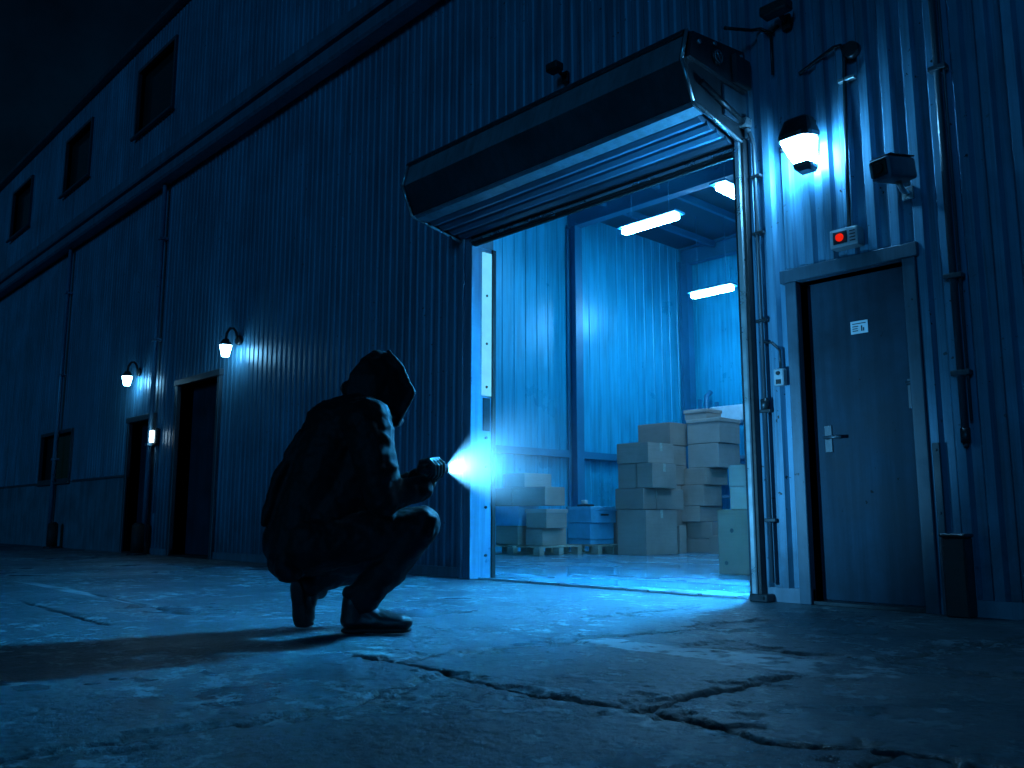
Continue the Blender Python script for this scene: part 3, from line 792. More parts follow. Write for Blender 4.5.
# ------------------------------------------------------------------ interior tube lights
def tube_light(x, y, z, L, ang, label, group='lit tube lights under the warehouse ceiling', gm='tubeglow'):
    t = thing('tube_light', (x,y,z), label, 'light', group)
    ca, sa = math.cos(ang), math.sin(ang)
    def bx(l, w, z0, z1, name, mat, bev):
        mb = MB(); mb.box(-l/2,l/2,-w/2,w/2,z0,z1,bev,2)
        bmesh.ops.rotate(mb.bm, verts=mb.bm.verts[:], cent=(0,0,0), matrix=Matrix.Rotation(ang,3,'Z'))
        bmesh.ops.translate(mb.bm, verts=mb.bm.verts[:], vec=(x,y,z)); mb.build(name, mat, t)
    bx(L, 0.13, 0.0, 0.085, 'diffuser', M[gm], 0.03)
    bx(L+.08, 0.26, 0.0865, 0.12, 'fitting', M['insteel'], 0.006)
    for s in (-0.35, 0.35):
        mb = MB(); px, py = x+ca*L*s, y+sa*L*s; mb.tube([(px,py,z+.13),(px,py,IZ-.02)],0.006,5); mb.build('hanger', M['insteel'], t)
tube_light(-8.12, 5.42, 5.0, 1.05, 0, 'lit tube light hanging highest in the middle of the open doorway')
tube_light(-8.75, 8.0, 4.5, 0.85, 0, 'lit tube light hanging lower, beside the right shutter guide, above the tallest boxes')
tube_light(-6.5, 5.35, 5.0, 1.0, R(92), 'lit tube light at the upper right corner of the doorway, partly hidden by the guide')
tube_light(-3.75, 4.0, 4.5, 1.2, R(90), 'lit tube light inside the warehouse to the right of the doorway')

# added lamp, unseen behind the right door post, to light threshold and yard
DL = thing('added_doorway_lamp', (-3.30,0.40,2.72), 'added unseen downlight on the inner side of the right door post, lighting the threshold', 'lamp')
mb = MB(); mb.box(-3.34,-3.17,0.24,0.40,2.700,2.712,0.003); mb.build('diffuser', M['addedglow'], DL)
mb = MB(); mb.box(-3.35,-3.16,0.23,0.41,2.714,2.78,0.008); mb.build('back_box', M['darkmetal'], DL)
mb = MB(); mb.box(-3.35,-3.16,0.402,0.412,2.50,2.712,0.002); mb.build('shade', M['darkmetal'], DL)  # keeps the added light off the boxes inside
mb = MB(); mb.tube([(-3.2,0.33,2.78),(-3.14,0.33,2.86),(-3.12,0.202,2.86)],0.015,8); mb.build('arm', M['darkmetal'], DL)

# ------------------------------------------------------------------ boxes
P0 = 0.14
GB = 'cardboard boxes stacked inside the warehouse'
def carton(x0,x1,y0,y1,z0,z1,label,mat='board',lid=False,tape=False,holes=None,name='cardboard_box',cat='box',rot=0.0,group=GB):
    c = ((x0+x1)/2,(y0+y1)/2,z0); g = 0.004
    t = thing(name, c, label, cat, group)
    j = random.uniform(-1,1)*0.03 + rot
    def fin(mb, nm, m):
        bmesh.ops.rotate(mb.bm, verts=mb.bm.verts[:], cent=c, matrix=Matrix.Rotation(j,3,'Z')); return mb.build(nm, m, t)
    mb = MB(); ztop = z1 - (0.045 if lid else 0.004)
    mb.box(x0,x1,y0,y1,z0+g,ztop,0.010,2); fin(mb,'carton',M[mat])
    xm = (x0+x1)/2; ym=(y0+y1)/2
    if lid:
        mb = MB(); mb.box(x0-.012,x1+.012,y0-.012,y1+.012,ztop-.012,z1,0.004); fin(mb,'lid',M['board_pale'] if mat!='crate' else M['crate'])
    else:   # the two closed top flaps, a hair apart
        mb = MB(); mb.box(x0+.003,x1-.003,y0+.003,ym-.0025,ztop+.0005,z1,0.0015); fin(mb,'flap',M[mat])
        mb = MB(); mb.box(x0+.003,x1-.003,ym+.0025,y1-.003,ztop+.0005,z1,0.0015); fin(mb,'flap',M[mat])
        if tape:
            mb = MB(); mb.box(x1+.0008,x1+.002,ym-.03,ym+.03,z1-.12,z1,0.0); fin(mb,'packing_tape',M['tape'])
    for (hx,hz,r) in (holes or ()):
        mb = MB(); mb.frustum((hx,y0-.0008,hz),(0,-1,0),r,r,0.002,16); fin(mb,'hand_hole',M['dark'])
    return t
# left pallet stack
carton(-9.83,-9.35,3.75,4.14,P0,0.415,'brown box at the bottom left of the left pallet stack, on the pallet')
carton(-9.19,-8.84,3.75,4.23,P0,0.385,'brown box at the bottom right of the left pallet stack, on the pallet')
carton(-9.90,-9.37,3.78,4.18,0.415,0.702,'blue crate in the second layer of the left pallet stack, left side','crate',name='crate',cat='crate',group='blue crates in the warehouse')
carton(-9.15,-8.73,3.72,4.13,0.385,0.655,'dark brown box in the second layer of the left pallet stack, right side',lid=True)
carton(-10.06,-9.53,3.80,4.2,0.702,0.975,'box in the third layer of the left pallet stack, at its far left')
carton(-9.51,-8.84,3.80,4.21,0.702,0.972,'wide box in the third layer of the left pallet stack, right below the topmost box')
carton(-9.78,-9.30,3.85,4.40,0.976,1.185,'pale box alone on the top of the left pallet stack','board_pale')
# blue crates on second pallet
GC = 'blue crates in the warehouse'
carton(-9.30,-8.84,4.75,5.28,P0,0.215,'shallow blue tray at the bottom of the crate pile on the right pallet','crate',name='crate',cat='crate',group=GC)
carton(-9.30,-8.83,4.75,5.27,0.215,0.456,'blue crate in the middle of the crate pile on the right pallet','crate',name='crate',cat='crate',group=GC)
C3 = carton(-9.29,-8.80,4.72,5.29,0.456,0.70,'blue lidded crate on top of the crate pile, with a slot in its side','crate',lid=True,name='crate',cat='crate',group=GC)
mb = MB(); mb.box(-8.786,-8.782,4.93,5.10,0.565,0.59); mb.build('handle_slot', M['dark'], C3)
# flat things on / behind the crates
carton(-9.62,-9.16,5.75,6.2,0.0,0.70,'box on the floor behind the blue crate pile',)
carton(-9.15,-8.72,5.78,6.2,0.0,0.80,'taller box on the floor behind the blue crate pile, left of the big stack')
carton(-9.12,-8.78,5.82,6.2,0.80,0.98,'small box on the taller box behind the blue crate pile')
DV = thing('hand_scanner', (-9.05,4.95,0.70), 'small dark device with a pale light lying on the top blue crate', 'device')
mb = MB(); mb.box(-9.2,-8.98,4.85,5.0,0.701,0.735,0.01,2); mb.build('body', M['dark'], DV)
mb = MB(); mb.box(-9.15,-9.07,4.88,4.96,0.736,0.80,0.015,2); mb.build('head', M['pale'], DV)
# big stack
carton(-8.41,-7.89,4.85,5.60,0.0,0.648,'large brown box on the floor, bottom of the big stack','board',tape=True)
carton(-8.44,-7.91,4.85,5.14,0.648,0.951,'left box of the second layer, on the large floor box')
carton(-8.40,-7.90,5.15,5.78,0.648,0.951,'right box of the second layer, on the back of the large floor box')
carton(-8.42,-8.08,4.90,5.3,0.951,1.309,'narrow dark box on the left of the third layer of the big stack')
carton(-8.055,-7.78,4.88,5.46,0.951,1.309,'wide box on the right of the third layer of the big stack',tape=True)
carton(-8.42,-7.84,4.88,5.49,1.309,1.611,'topmost box of the big stack in front','board',tape=True)
# column behind it
for z0, z1, w in ((0,0.728,'bottom'),(0.728,1.035,'second'),(1.035,1.343,'third'),(1.343,1.653,'fourth')):
    carton(-8.62,-8.28,6.05,6.42,z0,z1,f'{w} box of the narrow column between the big stack and the right tower')
carton(-8.91,-8.27,6.00,6.45,1.653,2.01,'wide box on top of the narrow column, above and behind the big stack')
# right tower
S = [(-8.25,-7.77,6.30,6.66,0,.221,'flat box at the floor of the tallest tower','board',0),
     (-8.23,-7.76,6.30,6.66,.221,.470,'second box from the floor in the tallest tower','board',0),
     (-8.37,-7.94,6.25,6.84,.470,.711,'third box from the floor in the tallest tower, wide and flat','board',0),
     (-8.39,-7.88,6.25,6.77,.711,1.034,'fourth box from the floor in the tallest tower','board',0),
     (-8.25,-7.82,6.30,6.85,1.034,1.296,'fifth box from the floor in the tallest tower, dark and set back','board',0),
     (-8.20,-7.64,6.35,6.95,1.296,1.671,'sixth box from the floor in the tallest tower, below the pale lidded one','board_pale',0),
     (-8.20,-7.61,6.35,6.92,1.671,2.061,'pale box with a white lid near the top of the tallest tower','board_pale',1),
     (-8.28,-7.87,6.40,6.81,2.062,2.225,'small pale box on the very top of the tallest tower','board_pale',1)]
for a,b,c,d,e,f,l,m,ld in S: carton(a,b,c,d,e,f,l,m,lid=bool(ld))
carton(-7.62,-7.36,6.0,6.33,0,0.276,'small low box on the floor between the tallest tower and the near right box')
carton(-8.3,-8.28+.24,5.86,6.03,0,0.42,'small box standing on the floor in the gap right of the large floor box')
# near right
carton(-4.82,-4.30,2.05,2.60,0.0,0.607,'dark brown box nearest the doorway, beside the right guide, with two hand holes','board_dark',holes=((-4.66,0.41,0.02),(-4.73,0.11,0.02)))
carton(-4.90,-4.45,2.40,2.85,0.607,0.828,'lower small box on the near right box beside the guide')
carton(-4.94,-4.5,2.45,2.92,0.828,1.05,'upper small box on the pile beside the right guide')

def pallet(x0,x1,y0,y1,label):
    t = thing('pallet',((x0+x1)/2,(y0+y1)/2,0.004),label,'pallet','pallets under the boxes')
    z = 0.006
    for k in range(3):
        yy = y0 + (y1-y0-.1)*k/2
        mb = MB(); mb.box(x0,x1,yy,yy+.1,z,z+.018,0.003); mb.build('bottom_board',M['wood'],t)
        for q in range(3):
            xx = x0 + (x1-x0-.13)*q/2
            mb = MB(); mb.box(xx,xx+.13,yy+.003,yy+.097,z+.019,z+.108,0.004); mb.build('block',M['wood'],t)
    for k in range(7):
        xx = x0 + (x1-x0-.1)*k/6
        mb = MB(); mb.box(xx,xx+.1,y0,y1,z+.109,z+.130,0.003); mb.build('top_board',M['wood'],t)
pallet(-9.98,-8.78,3.62,4.5,'wooden pallet under the left stack of boxes')
pallet(-9.42,-8.62,4.66,5.45,'wooden pallet under the pile of blue crates')

# storage rack at the back wall
RK = thing('storage_rack',(-8.6,9.0,0),'tall metal rack with pale panels against the back wall behind the tallest tower','rack')
for x in (-9.6,-7.9):
    for y in (8.75,9.3):
        mb = MB(); mb.box(x-.03,x+.03,y-.03,y+.03,0,2.75); mb.build('post',M['insteel'],RK)
for z in (0.9,1.6,2.25):
    mb = MB(); mb.box(-9.57,-7.93,8.78,9.27,z,z+.05); mb.build('shelf',M['rail'],RK)
mb = MB(); mb.box(-9.5,-8.0,8.9,9.1,2.31,2.6,0.01); mb.build('panel',M['pale'],RK)

# ------------------------------------------------------------------ person
OX, OY = -3.54, -2.87
AX = Vector((0.6845, 0.729, 0)); QX = Vector((-0.729, 0.6845, 0))
def W3(a, q, z): return Vector((OX, OY, 0)) + AX*a + QX*q + Vector((0,0,z))

_sph = None
def unit_sphere(n=16, m=10):
    global _sph
    if _sph is None:
        _sph = [Vector((0,0,1)),Vector((0,0,-1))]
        for i in range(1,m):
            p = math.pi*i/m
            for k in range(n):
                t = 2*math.pi*k/n; _sph.append(Vector((math.sin(p)*math.cos(t),math.sin(p)*math.sin(t),math.cos(p))))
    return _sph
def ell(c, r):
    """points of an ellipsoid in person axes; c=(a,q,z), r=(ra,rq,rz) or one number"""
    if isinstance(r,(int,float)): r=(r,r,r)
    return [W3(c[0]+p.x*r[0], c[1]+p.y*r[1], c[2]+p.z*r[2]) for p in unit_sphere()]
def add_hull(bm, pts):
    vs = [bm.verts.new(p) for p in pts]
    res = bmesh.ops.convex_hull(bm, input=vs, use_existing_faces=False)
    dead = [v for v in vs if v.is_valid and not v.link_faces]
    bmesh.ops.delete(bm, geom=dead, context='VERTS')
def chain(bm, nodes):
    for (c0,r0),(c1,r1) in zip(nodes,nodes[1:]): add_hull(bm, ell(c0,r0)+ell(c1,r1))

def solidify(bm, name, mat, parent, voxel, smooth=4, disp=0.0, dscale=0.1, cut=None, disp2=0.0, dscale2=0.03):
    """fuse overlapping hulls into one continuous skin"""
    me = bpy.data.meshes.new(name+'_src'); bm.to_mesh(me); bm.free()
    o = bpy.data.objects.new(name+'_src', me); COL.objects.link(o)
    m = o.modifiers.new('r','REMESH'); m.mode='VOXEL'; m.voxel_size=voxel; m.use_smooth_shade=True
    s = o.modifiers.new('s','SMOOTH'); s.factor=0.5; s.iterations=smooth
    cutter = None
    if cut is not None:
        cme = bpy.data.meshes.new('cut_src'); cut.to_mesh(cme); cut.free()
        cutter = bpy.data.objects.new('cut_src', cme); COL.objects.link(cutter)
        b = o.modifiers.new('b','BOOLEAN'); b.operation='DIFFERENCE'; b.object=cutter; b.solver='EXACT'
        m2 = o.modifiers.new('r2','REMESH'); m2.mode='VOXEL'; m2.voxel_size=voxel; m2.use_smooth_shade=True
        s2 = o.modifiers.new('s2','SMOOTH'); s2.factor=0.5; s2.iterations=2
    for k,(ds,sc) in enumerate(((disp,dscale),(disp2,dscale2))):
        if ds>0:
            tx = bpy.data.textures.new(name+'_fold%d'%k,'CLOUDS'); tx.noise_scale=sc; tx.noise_depth=2
            d = o.modifiers.new('d%d'%k,'DISPLACE'); d.texture=tx; d.strength=ds; d.mid_level=0.5; d.texture_coords='GLOBAL'
    dg = bpy.context.evaluated_depsgraph_get(); dg.update()
    nm = bpy.data.meshes.new_from_object(o.evaluated_get(dg)); nm.name = name
    bpy.data.objects.remove(o); bpy.data.meshes.remove(me)
    if cutter is not None:
        bpy.data.objects.remove(cutter); bpy.data.meshes.remove(cme)
    for p in nm.polygons: p.use_smooth = True
    off = world_loc(parent)
    nm.transform(Matrix.Translation(-off))
    nm.materials.clear(); nm.materials.append(mat)
    ob = bpy.data.objects.new(name, nm); COL.objects.link(ob); ob.parent = parent
    return ob

PS = thing('person', (OX, OY, 0), 'crouching person in black hooded jacket and dark jeans aiming a torch at the doorway', 'person')
# joints (a: towards the doorway side, q: away, z: up)
RSH=(0.10,-0.12,0.955); REL=(0.185,-0.16,0.605); RWR=(0.345,-0.055,0.665)
LSH=(0.07,0.27,0.965);  LEL=(0.14,0.31,0.63);  LWR=(0.315,0.075,0.715)
RHP=(-0.15,-0.02,0.41); RKN=(0.345,0.02,0.495); RAN=(0.085,0.0,0.15)
LHP=(-0.18,0.18,0.39);  LKN=(0.13,0.40,0.30);   LAN=(-0.205,0.215,0.22)
# body: one continuous figure inside the clothes
bm = bmesh.new()
chain(bm,[((-.22,.08,.42),(.13,.16,.11)),((-.18,.08,.58),(.12,.14,.1)),((-.12,.08,.76),(.125,.155,.09)),((-.04,.08,.92),(.125,.165,.09)),((.05,.08,1.02),(.07,.10,.05)),((.10,.08,1.07),.055)])
add_hull(bm, ell((.125,.085,1.15),(.085,.072,.095))+ell((.165,.095,1.06),(.05,.045,.05)))
chain(bm,[((.20,.105,1.13),.014),((.235,.12,1.10),.014)])                # nose
chain(bm,[((.19,.085,1.155),.012),((.215,.125,1.155),.012)])             # brow
chain(bm,[((.205,.09,1.07),.010),((.21,.12,1.07),.010)])                 # mouth
chain(bm,[((.11,.005,1.13),.018),((.115,.003,1.10),.012)]); chain(bm,[((.11,.165,1.13),.018),((.115,.167,1.10),.012)])   # ears
chain(bm,[(RSH,.07),(REL,.045),(RWR,.03),((.385,-.04,.682),.03)])
chain(bm,[(LSH,.07),(LEL,.045),(LWR,.03),((.36,.05,.745),.03)])
chain(bm,[(RHP,.09),(RKN,.058),(RAN,.042),((.07,0,.07),.04)]); chain(bm,[((.07,0,.05),.03),((.24,0,.04),.028)])
chain(bm,[(LHP,.09),(LKN,.058),(LAN,.042),((-.245,.2,.19),.035)]); chain(bm,[((-.245,.2,.19),.03),((-.235,.215,.06),.028)])
solidify(bm,'body',M['skin'],PS,0.011,3)
# jacket
bm = bmesh.new()
chain(bm,[((-.22,.08,.41),(.19,.215,.16)),((-.19,.08,.58),(.19,.20,.13)),((-.12,.08,.76),(.195,.215,.11)),((-.045,.08,.93),(.20,.225,.11)),((.03,.08,1.03),(.155,.20,.085))])
add_hull(bm, ell((-.06,.08,.99),(.165,.2,.10))+ell((.04,.08,1.06),(.11,.16,.06)))
add_hull(bm, ell((.03,.08,1.03),(.14,.19,.08))+ell((.10,.08,1.08),(.12,.11,.05)))
chain(bm,[((-.10,.08,.52),(.17,.19,.12)),((.03,.08,.70),(.15,.19,.12)),((.06,.08,.88),(.13,.2,.12))])      # loose front of the jacket
chain(bm,[((.03,-.02,.99),.115),(RSH,.115),((.145,-.15,.78),.098),(REL,.084)])
# gathered sleeve folds on the near forearm
def sleeve(bm, A, B, r0, r1, nf):
    A=Vector(A);B=Vector(B)
    prev=None
    for i in range(nf*2+1):
        t=i/(nf*2); p=A.lerp(B,t); r=(r0+(r1-r0)*t)*(1.0 if i%2==0 else 0.86)
        # lean each ring so the folds run diagonally
        cur=((p.x,p.y,p.z),r)
        if prev is not None: chain(bm,[prev,cur])
        prev=cur
sleeve(bm, REL, RWR, .080, .058, 5)
chain(bm,[((.03,.18,.98),.10),(LSH,.10),((.09,.30,.8),.085),(LEL,.07)])
sleeve(bm, LEL, LWR, .068, .046, 4)
# hem ribbing
chain(bm,[((-.25,-.05,.30),.07),((-.31,.08,.33),.08),((-.25,.2,.30),.07)])
# folds across the back and shoulder
for q in (-.06,.06,.18):
    chain(bm,[((-.375+.02*abs(q),q,.50),.022),((-.315,q,.70),.026),((-.22,q,.92),.02)])
chain(bm,[((.19,-.20,.88),.02),((.225,-.17,.80),.022),((.20,-.19,.72),.018)])
chain(bm,[((.17,-.2,.80),.02),((.23,-.2,.74),.02),((.215,-.19,.67),.018)])
solidify(bm,'hooded_jacket',M['cloth'],PS,0.0085,5,0.026,0.13,None,0.016,0.045)
# hood with a carved face opening
bm = bmesh.new()
def hp(a,z,w,q0=.08): return [W3(a,q0-w,z),W3(a,q0+w,z)]
pts=[]
for a,z,w in ((.10,1.335,.030),(.175,1.315,.050),(.04,1.275,.090),(-.005,1.20,.11),(-.025,1.11,.115),(.12,1.18,.140),(.225,1.245,.090),(.302,1.118,.060),(.265,1.035,.080),(.215,.955,.060),(.03,1.0,.14),(.13,.98,.13)):
    pts+=hp(a,z,w)
add_hull(bm,pts)
add_hull(bm, ell((-.02,.08,1.14),(.045,.11,.04))+ell((.07,.08,1.04),(.08,.14,.045)))   # gathered cloth at the nape
chain(bm,[((.17,.0,1.312),.015),((.236,-.012,1.235),.015),((.297,.012,1.118),.015),((.26,-.008,1.03),.015),((.215,.018,.958),.014)])  # rim hem
cb = bmesh.new()
cp=[]
for a,q,z in ((.20,.04,1.22),(.20,.15,1.22),(.36,.05,1.12),(.42,.3,1.15),(.30,.045,1.02),(.23,.045,.985),(.26,.3,.99),(.12,.06,1.14),(.12,.15,1.14),(.3,.3,1.25)):
    cp.append(W3(a,q,z))
add_hull(cb,cp)
solidify(bm,'hood',M['cloth'],PS,0.007,14,0.016,0.09,cb,0.006,0.035)
# jeans
bm = bmesh.new()
chain(bm,[((-.22,.08,.39),(.175,.20,.14)),(RHP,.145),((.12,.0,.45),.115),(RKN,.086)])
chain(bm,[(RKN,.086),((.33,.02,.47),.086),((.20,.01,.30),.084),((.105,.0,.19),.076),(RAN,.072)])
chain(bm,[((-.22,.10,.40),(.17,.18,.13)),(LHP,.135),((0,.29,.34),.115),(LKN,.085)])
chain(bm,[(LKN,.085),((-.05,.32,.28),.085),(LAN,.07)])
for k,(a,z) in enumerate(((.15,.175),(.12,.20),(.175,.225))):          # bunched hem
    chain(bm,[((a-.11,-.03,z-.015),.03),((a,-.045,z),.03)])
chain(bm,[((.40,-.03,.52),.02),((.39,-.04,.44),.018)]); chain(bm,[((.37,-.05,.54),.018),((.35,-.06,.46),.018)])
solidify(bm,'jeans',M['denim'],PS,0.0085,9,0.022,0.11,None,0.014,0.04)
# boots
def boot_parts(fr):
    """fr maps (x forward, y side, z up) of the shoe to person axes"""
    def E(c,r):
        return [W3(*fr(c[0]+p.x*r[0], c[1]+p.y*r[1], c[2]+p.z*r[2])) for p in unit_sphere()]
    up = bmesh.new()
    add_hull(up, E((.02,0,.06),(.056,.048,.045))+E((.035,0,.15),(.066,.058,.05)))
    add_hull(up, E((.04,0,.13),(.05,.046,.04))+E((.12,0,.07),(.05,.045,.04)))
    add_hull(up, E((.02,0,.055),(.05,.042,.035))+E((.14,0,.055),(.05,.046,.035)))
    add_hull(up, E((.14,0,.06),(.055,.052,.046))+E((.235,0,.052),(.062,.050,.036)))
    add_hull(up, E((.05,0,.19),(.06,.056,.02))+E((.045,0,.15),(.058,.054,.03)))
    for i in range(4):
        add_hull(up, E((.085+.025*i,-.035,.128-.017*i),(.006,.006,.006))+E((.09+.025*i,.035,.128-.017*i),(.006,.006,.006)))
    so = bmesh.new()
    add_hull(so, E((.015,0,.016),(.050,.040,.015))+E((.06,0,.016),(.045,.040,.015)))
    add_hull(so, E((.06,0,.020),(.045,.038,.012))+E((.15,0,.018),(.05,.047,.016)))
    add_hull(so, E((.15,0,.018),(.05,.047,.016))+E((.238,0,.020),(.054,.043,.016)))
    return up, so
up, so = boot_parts(lambda x,y,z:(x+.015, y, z))
b1 = solidify(up,'boot',M['leather'],PS,0.006,4,0.008,0.05)
solidify(so,'sole',M['rubber'],b1,0.006,1)
# far boot stands on its toes: heel lifted, sole showing
def tilt(x,y,z):
    th = R(78); yaw = R(62)
    px = .20                              # ball of the foot stays down
    if x > px: xx, zz = x-px, z           # toes flat
    else:
        dx = x-px; xx = dx*math.cos(th)+z*math.sin(th)*0.9; zz = -dx*math.sin(th)+z*math.cos(th)
        if zz < 0.004: zz = 0.004
    return (-.255+xx*math.cos(yaw)-y*math.sin(yaw), .19+xx*math.sin(yaw)+y*math.cos(yaw), zz)
up, so = boot_parts(tilt)
b2 = solidify(up,'boot',M['leather'],PS,0.006,4,0.008,0.05)
solidify(so,'sole',M['rubber'],b2,0.006,1)

# ------------------------------------------------------------------ torch and gloves
HD = Vector((.452,.055,.755))                       # lens position, person axes
FD = Vector((.60,.79,.13)).normalized()             # beam direction, person axes
tail = HD - FD*0.155
Ew = lambda v: W3(v.x,v.y,v.z)
Dw = (AX*FD.x + QX*FD.y + Vector((0,0,FD.z))).normalized()
FLT = thing('flashlight', Ew(tail), 'small dark lit flashlight held in the gloved hands of the crouching person', 'flashlight')
tw = Ew(tail)
mb = MB(); mb.frustum(tw,Dw,.0145,.0145,.105,18); mb.frustum(tw-Dw*.004,Dw,.012,.0135,.004,18)
for k in range(6): mb.frustum(tw+Dw*(.02+.012*k),Dw,.0155,.0155,.005,18)
mb.build('barrel',M['darkmetal'],FLT)
mb = MB(); mb.frustum(tw+Dw*.1055,Dw,.0148,.021,.022,20); mb.frustum(tw+Dw*.1275,Dw,.021,.0215,.024,20,caps=False); mb.build('head',M['darkmetal'],FLT)
mb = MB(); mb.frustum(tw+Dw*.149,Dw,.0195,.0195,.001,20); mb.build('lens',M['lens'],FLT)

def glove(name, ctr_t, phi, wrist, rad, sgn, spread=.0215, thumb_fwd=.04):
    """gripping hand around the torch axis; phi = palm angle round the axis, in person axes"""
    e1 = Vector((0,0,1)); e1 = (e1-FD*e1.dot(FD)).normalized(); e2 = FD.cross(e1)     # e1 up, e2 sideways
    C0 = tail + FD*ctr_t
    def pt(ang, r, s): return C0 + FD*s + (e1*math.cos(ang)+e2*math.sin(ang))*r
    bm = bmesh.new()
    def sp(v, r): return ell((v.x,v.y,v.z), r)
    w = Vector(wrist)
    # palm: fans from wrist to the four knuckles
    kn = [pt(phi+sgn*R(38), rad+.012, (i-1.5)*spread) for i in range(4)]
    pb = [pt(phi-sgn*R(18), rad+.014, (i-1.5)*spread*.8) for i in range(4)]
    add_hull(bm, [p for k in kn for p in sp(k,.0135)]+[p for k in pb for p in sp(k,.015)])
    add_hull(bm, [p for k in pb for p in sp(k,.015)]+sp(w,.031))
    # knit cuff
    # fingers with knuckle bends, unequal lengths
    lens = (.92,1.05,1.0,.84)
    for i in range(4):
        s = (i-1.5)*spread; L = lens[i]
        a = [38, 38+48*L, 38+98*L, 38+142*L]
        rr = [rad+.012, rad+.014, rad+.008, rad+.002]
        ps = [pt(phi+sgn*R(a[k]), rr[k], s) for k in range(4)]
        rad_f = [.0112,.0108,.0100,.0088]
        for k in range(3): add_hull(bm, sp(ps[k],rad_f[k])+sp(ps[k+1],rad_f[k+1]))
    # thumb leaves the side of the palm near its base
    t0 = pb[3].lerp(w,.25); t1 = pt(phi-sgn*R(62), rad+.016, 1.5*spread+.006); t2 = pt(phi-sgn*R(95), rad+.010, 1.5*spread+thumb_fwd*.55); t3 = pt(phi-sgn*R(112), rad+.006, 1.5*spread+thumb_fwd)
    for p,q,r0,r1 in ((t0,t1,.0155,.0130),(t1,t2,.0130,.0115),(t2,t3,.0115,.0095)): add_hull(bm, sp(p,r0)+sp(q,r1))
    o = solidify(bm,name,M['leather'],PS,0.0036,2,0.003,0.03)
    return o
# near hand: palm below / camera side; far hand laid over it from behind
glove('glove', .058, R(150), (.362,-.035,.680), .0185, -1)
glove('glove', .048, R(-20), (.335,.055,.735), .040, 1, .022, .02)
bm = bmesh.new(); chain(bm,[((.338,-.058,.662),.043),((.362,-.04,.676),.040)]); solidify(bm,'cuff',M['cloth'],PS,0.005,2)
bm = bmesh.new(); chain(bm,[((.305,.08,.712),.042),((.328,.065,.725),.039)]); solidify(bm,'cuff',M['cloth'],PS,0.005,2)

# torch beam: a real spot, and the damp air it lights
sp = bpy.data.lights.new('torch_bulb','SPOT'); sp.energy = 460; sp.color = (0.12,0.53,1.0); sp.spot_size = R(84); sp.spot_blend = 0.85; sp.shadow_soft_size = 0.012
so_ = bpy.data.objects.new('torch_bulb', sp); COL.objects.link(so_)
lens_w = tw + Dw*0.156
so_.parent = FLT
so_.location = lens_w - tw
so_.rotation_euler = (-Dw).to_track_quat('Z','Y').to_euler()

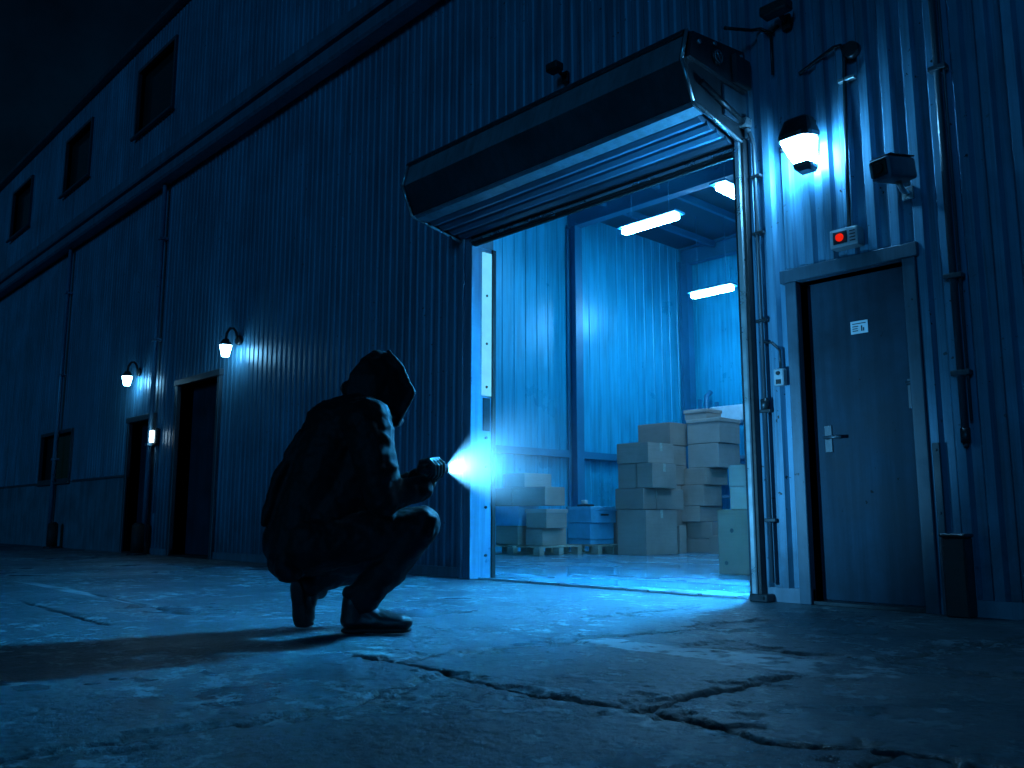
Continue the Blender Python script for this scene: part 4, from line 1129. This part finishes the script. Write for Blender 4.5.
def haze():
    L = 1.0; half = math.tan(R(30))
    mb = MB(); n = 40; secs = []
    for t in (0.0, 0.15, 0.4, 0.7, 0.9, 1.0):
        r = 0.016 + L*t*half*(1.0 if t < 0.95 else 0.93)
        secs.append([(r*math.cos(2*math.pi*k/n), r*math.sin(2*math.pi*k/n), L*t) for k in range(n)])
    mb.quadloft(secs, smooth=True)
    m, nt = new_mat('damp_air')
    tc = nt.nodes.new('ShaderNodeTexCoord'); sx = nt.nodes.new('ShaderNodeSeparateXYZ'); nt.links.new(tc.outputs['Object'], sx.inputs[0])
    # thins out along the beam and towards its edge
    a = nt.nodes.new('ShaderNodeMapRange'); a.inputs[1].default_value = 0; a.inputs[2].default_value = L; a.inputs[3].default_value = 1; a.inputs[4].default_value = 0
    nt.links.new(sx.outputs['Z'], a.inputs[0])
    pw = nt.nodes.new('ShaderNodeMath'); pw.operation='POWER'; pw.inputs[1].default_value = 2.4; nt.links.new(a.outputs[0], pw.inputs[0])
    nz = nt.nodes.new('ShaderNodeTexNoise'); nz.inputs['Scale'].default_value = 7; nz.inputs['Detail'].default_value = 3; nt.links.new(tc.outputs['Object'], nz.inputs['Vector'])
    mr = nt.nodes.new('ShaderNodeMapRange'); mr.inputs[1].default_value=.3; mr.inputs[2].default_value=.7; mr.inputs[3].default_value=.65; mr.inputs[4].default_value=1.2; nt.links.new(nz.outputs['Fac'], mr.inputs[0])
    mu = nt.nodes.new('ShaderNodeMath'); mu.operation='MULTIPLY'; nt.links.new(pw.outputs[0], mu.inputs[0]); nt.links.new(mr.outputs[0], mu.inputs[1])
    # radial falloff: 1 - (r/R)^2, squared
    def math_(op, a_, b_=None):
        q = nt.nodes.new('ShaderNodeMath'); q.operation = op
        for k_, v_ in enumerate((a_, b_)):
            if v_ is None: continue
            if isinstance(v_, float): q.inputs[k_].default_value = v_
            else: nt.links.new(v_, q.inputs[k_])
        return q.outputs[0]
    rr = math_('SQRT', math_('ADD', math_('MULTIPLY', sx.outputs['X'], sx.outputs['X']), math_('MULTIPLY', sx.outputs['Y'], sx.outputs['Y'])))
    RR = math_('ADD', math_('MULTIPLY', sx.outputs['Z'], float(half)), 0.016)
    q1 = math_('DIVIDE', rr, RR); q2 = math_('MAXIMUM', math_('SUBTRACT', 1.0, math_('MULTIPLY', q1, q1)), 0.0)
    rad = math_('POWER', q2, 0.8)
    m1 = nt.nodes.new('ShaderNodeMath'); m1.operation='MULTIPLY'; nt.links.new(mu.outputs[0], m1.inputs[0]); nt.links.new(rad, m1.inputs[1])
    m2 = nt.nodes.new('ShaderNodeMath'); m2.operation='MULTIPLY'; m2.inputs[1].default_value = 0.85; nt.links.new(m1.outputs[0], m2.inputs[0])
    vs = nt.nodes.new('ShaderNodeVolumeScatter'); vs.inputs['Color'].default_value=(.75,.9,1,1); vs.inputs['Anisotropy'].default_value = 0.0
    nt.links.new(m2.outputs[0], vs.inputs['Density'])
    o = nt.nodes.new('ShaderNodeOutputMaterial'); nt.links.new(vs.outputs[0], o.inputs['Volume'])
    ob = mb.build('haze', m)
    ob.location = lens_w + Dw*0.004
    ob.rotation_euler = Dw.to_track_quat('Z','Y').to_euler()
    structure(ob)
haze()

# ------------------------------------------------------------------ night sky and moonlight
w = bpy.data.worlds.new('World'); scn.world = w; w.use_nodes = True
nt = w.node_tree; bg = nt.nodes['Background']
sky = nt.nodes.new('ShaderNodeTexSky'); sky.sky_type = 'NISHITA'; sky.sun_disc = False
MOON_EL, MOON_AZ = 11, 200
sky.sun_elevation = R(MOON_EL); sky.sun_rotation = R(MOON_AZ)
tint = nt.nodes.new('ShaderNodeMix'); tint.data_type='RGBA'; tint.blend_type='MULTIPLY'; tint.inputs[0].default_value = 1.0
tint.inputs[7].default_value = (0.06,0.55,1.0,1)
nt.links.new(sky.outputs['Color'], tint.inputs[6])
tcw = nt.nodes.new('ShaderNodeTexCoord'); cl = nt.nodes.new('ShaderNodeTexNoise'); cl.inputs['Scale'].default_value = 3.2; cl.inputs['Detail'].default_value = 7; cl.inputs['Roughness'].default_value = 0.6
nt.links.new(tcw.outputs['Generated'], cl.inputs['Vector'])
cr = nt.nodes.new('ShaderNodeValToRGB'); cr.color_ramp.elements[0].position = 0.38; cr.color_ramp.elements[0].color = (0.65,0.65,0.65,1); cr.color_ramp.elements[1].position = 0.68; cr.color_ramp.elements[1].color = (1.7,1.9,1.9,1)
nt.links.new(cl.outputs['Fac'], cr.inputs['Fac'])
cm = nt.nodes.new('ShaderNodeMix'); cm.data_type='RGBA'; cm.blend_type='MULTIPLY'; cm.inputs[0].default_value = 1.0
nt.links.new(tint.outputs[2], cm.inputs[6]); nt.links.new(cr.outputs['Color'], cm.inputs[7]); nt.links.new(cm.outputs[2], bg.inputs['Color'])
bg.inputs['Strength'].default_value = 0.0034
sd = bpy.data.lights.new('moon','SUN'); sd.energy = 0.34; sd.color = (0.03,0.41,1.0); sd.angle = R(12)
so2 = bpy.data.objects.new('moon', sd); COL.objects.link(so2)
# light travels towards the wall (+y), slightly to the left
el, az = R(MOON_EL), R(20)
dirv = Vector((-math.sin(az)*math.cos(el), math.cos(az)*math.cos(el), -math.sin(el)))
so2.rotation_euler = (-dirv).to_track_quat('Z','Y').to_euler()

# ------------------------------------------------------------------ render settings
scn.render.engine = 'CYCLES'
scn.cycles.use_denoising = True
try: scn.cycles.denoiser = 'OPENIMAGEDENOISE'
except Exception: pass
scn.cycles.max_bounces = 8; scn.cycles.diffuse_bounces = 4; scn.cycles.glossy_bounces = 4; scn.cycles.volume_bounces = 0
scn.cycles.sample_clamp_indirect = 6.0
scn.cycles.caustics_reflective = False; scn.cycles.caustics_refractive = False
scn.cycles.use_light_tree = True
scn.view_settings.view_transform = 'Standard'; scn.view_settings.look = 'None'
scn.view_settings.exposure = 0; scn.view_settings.gamma = 1
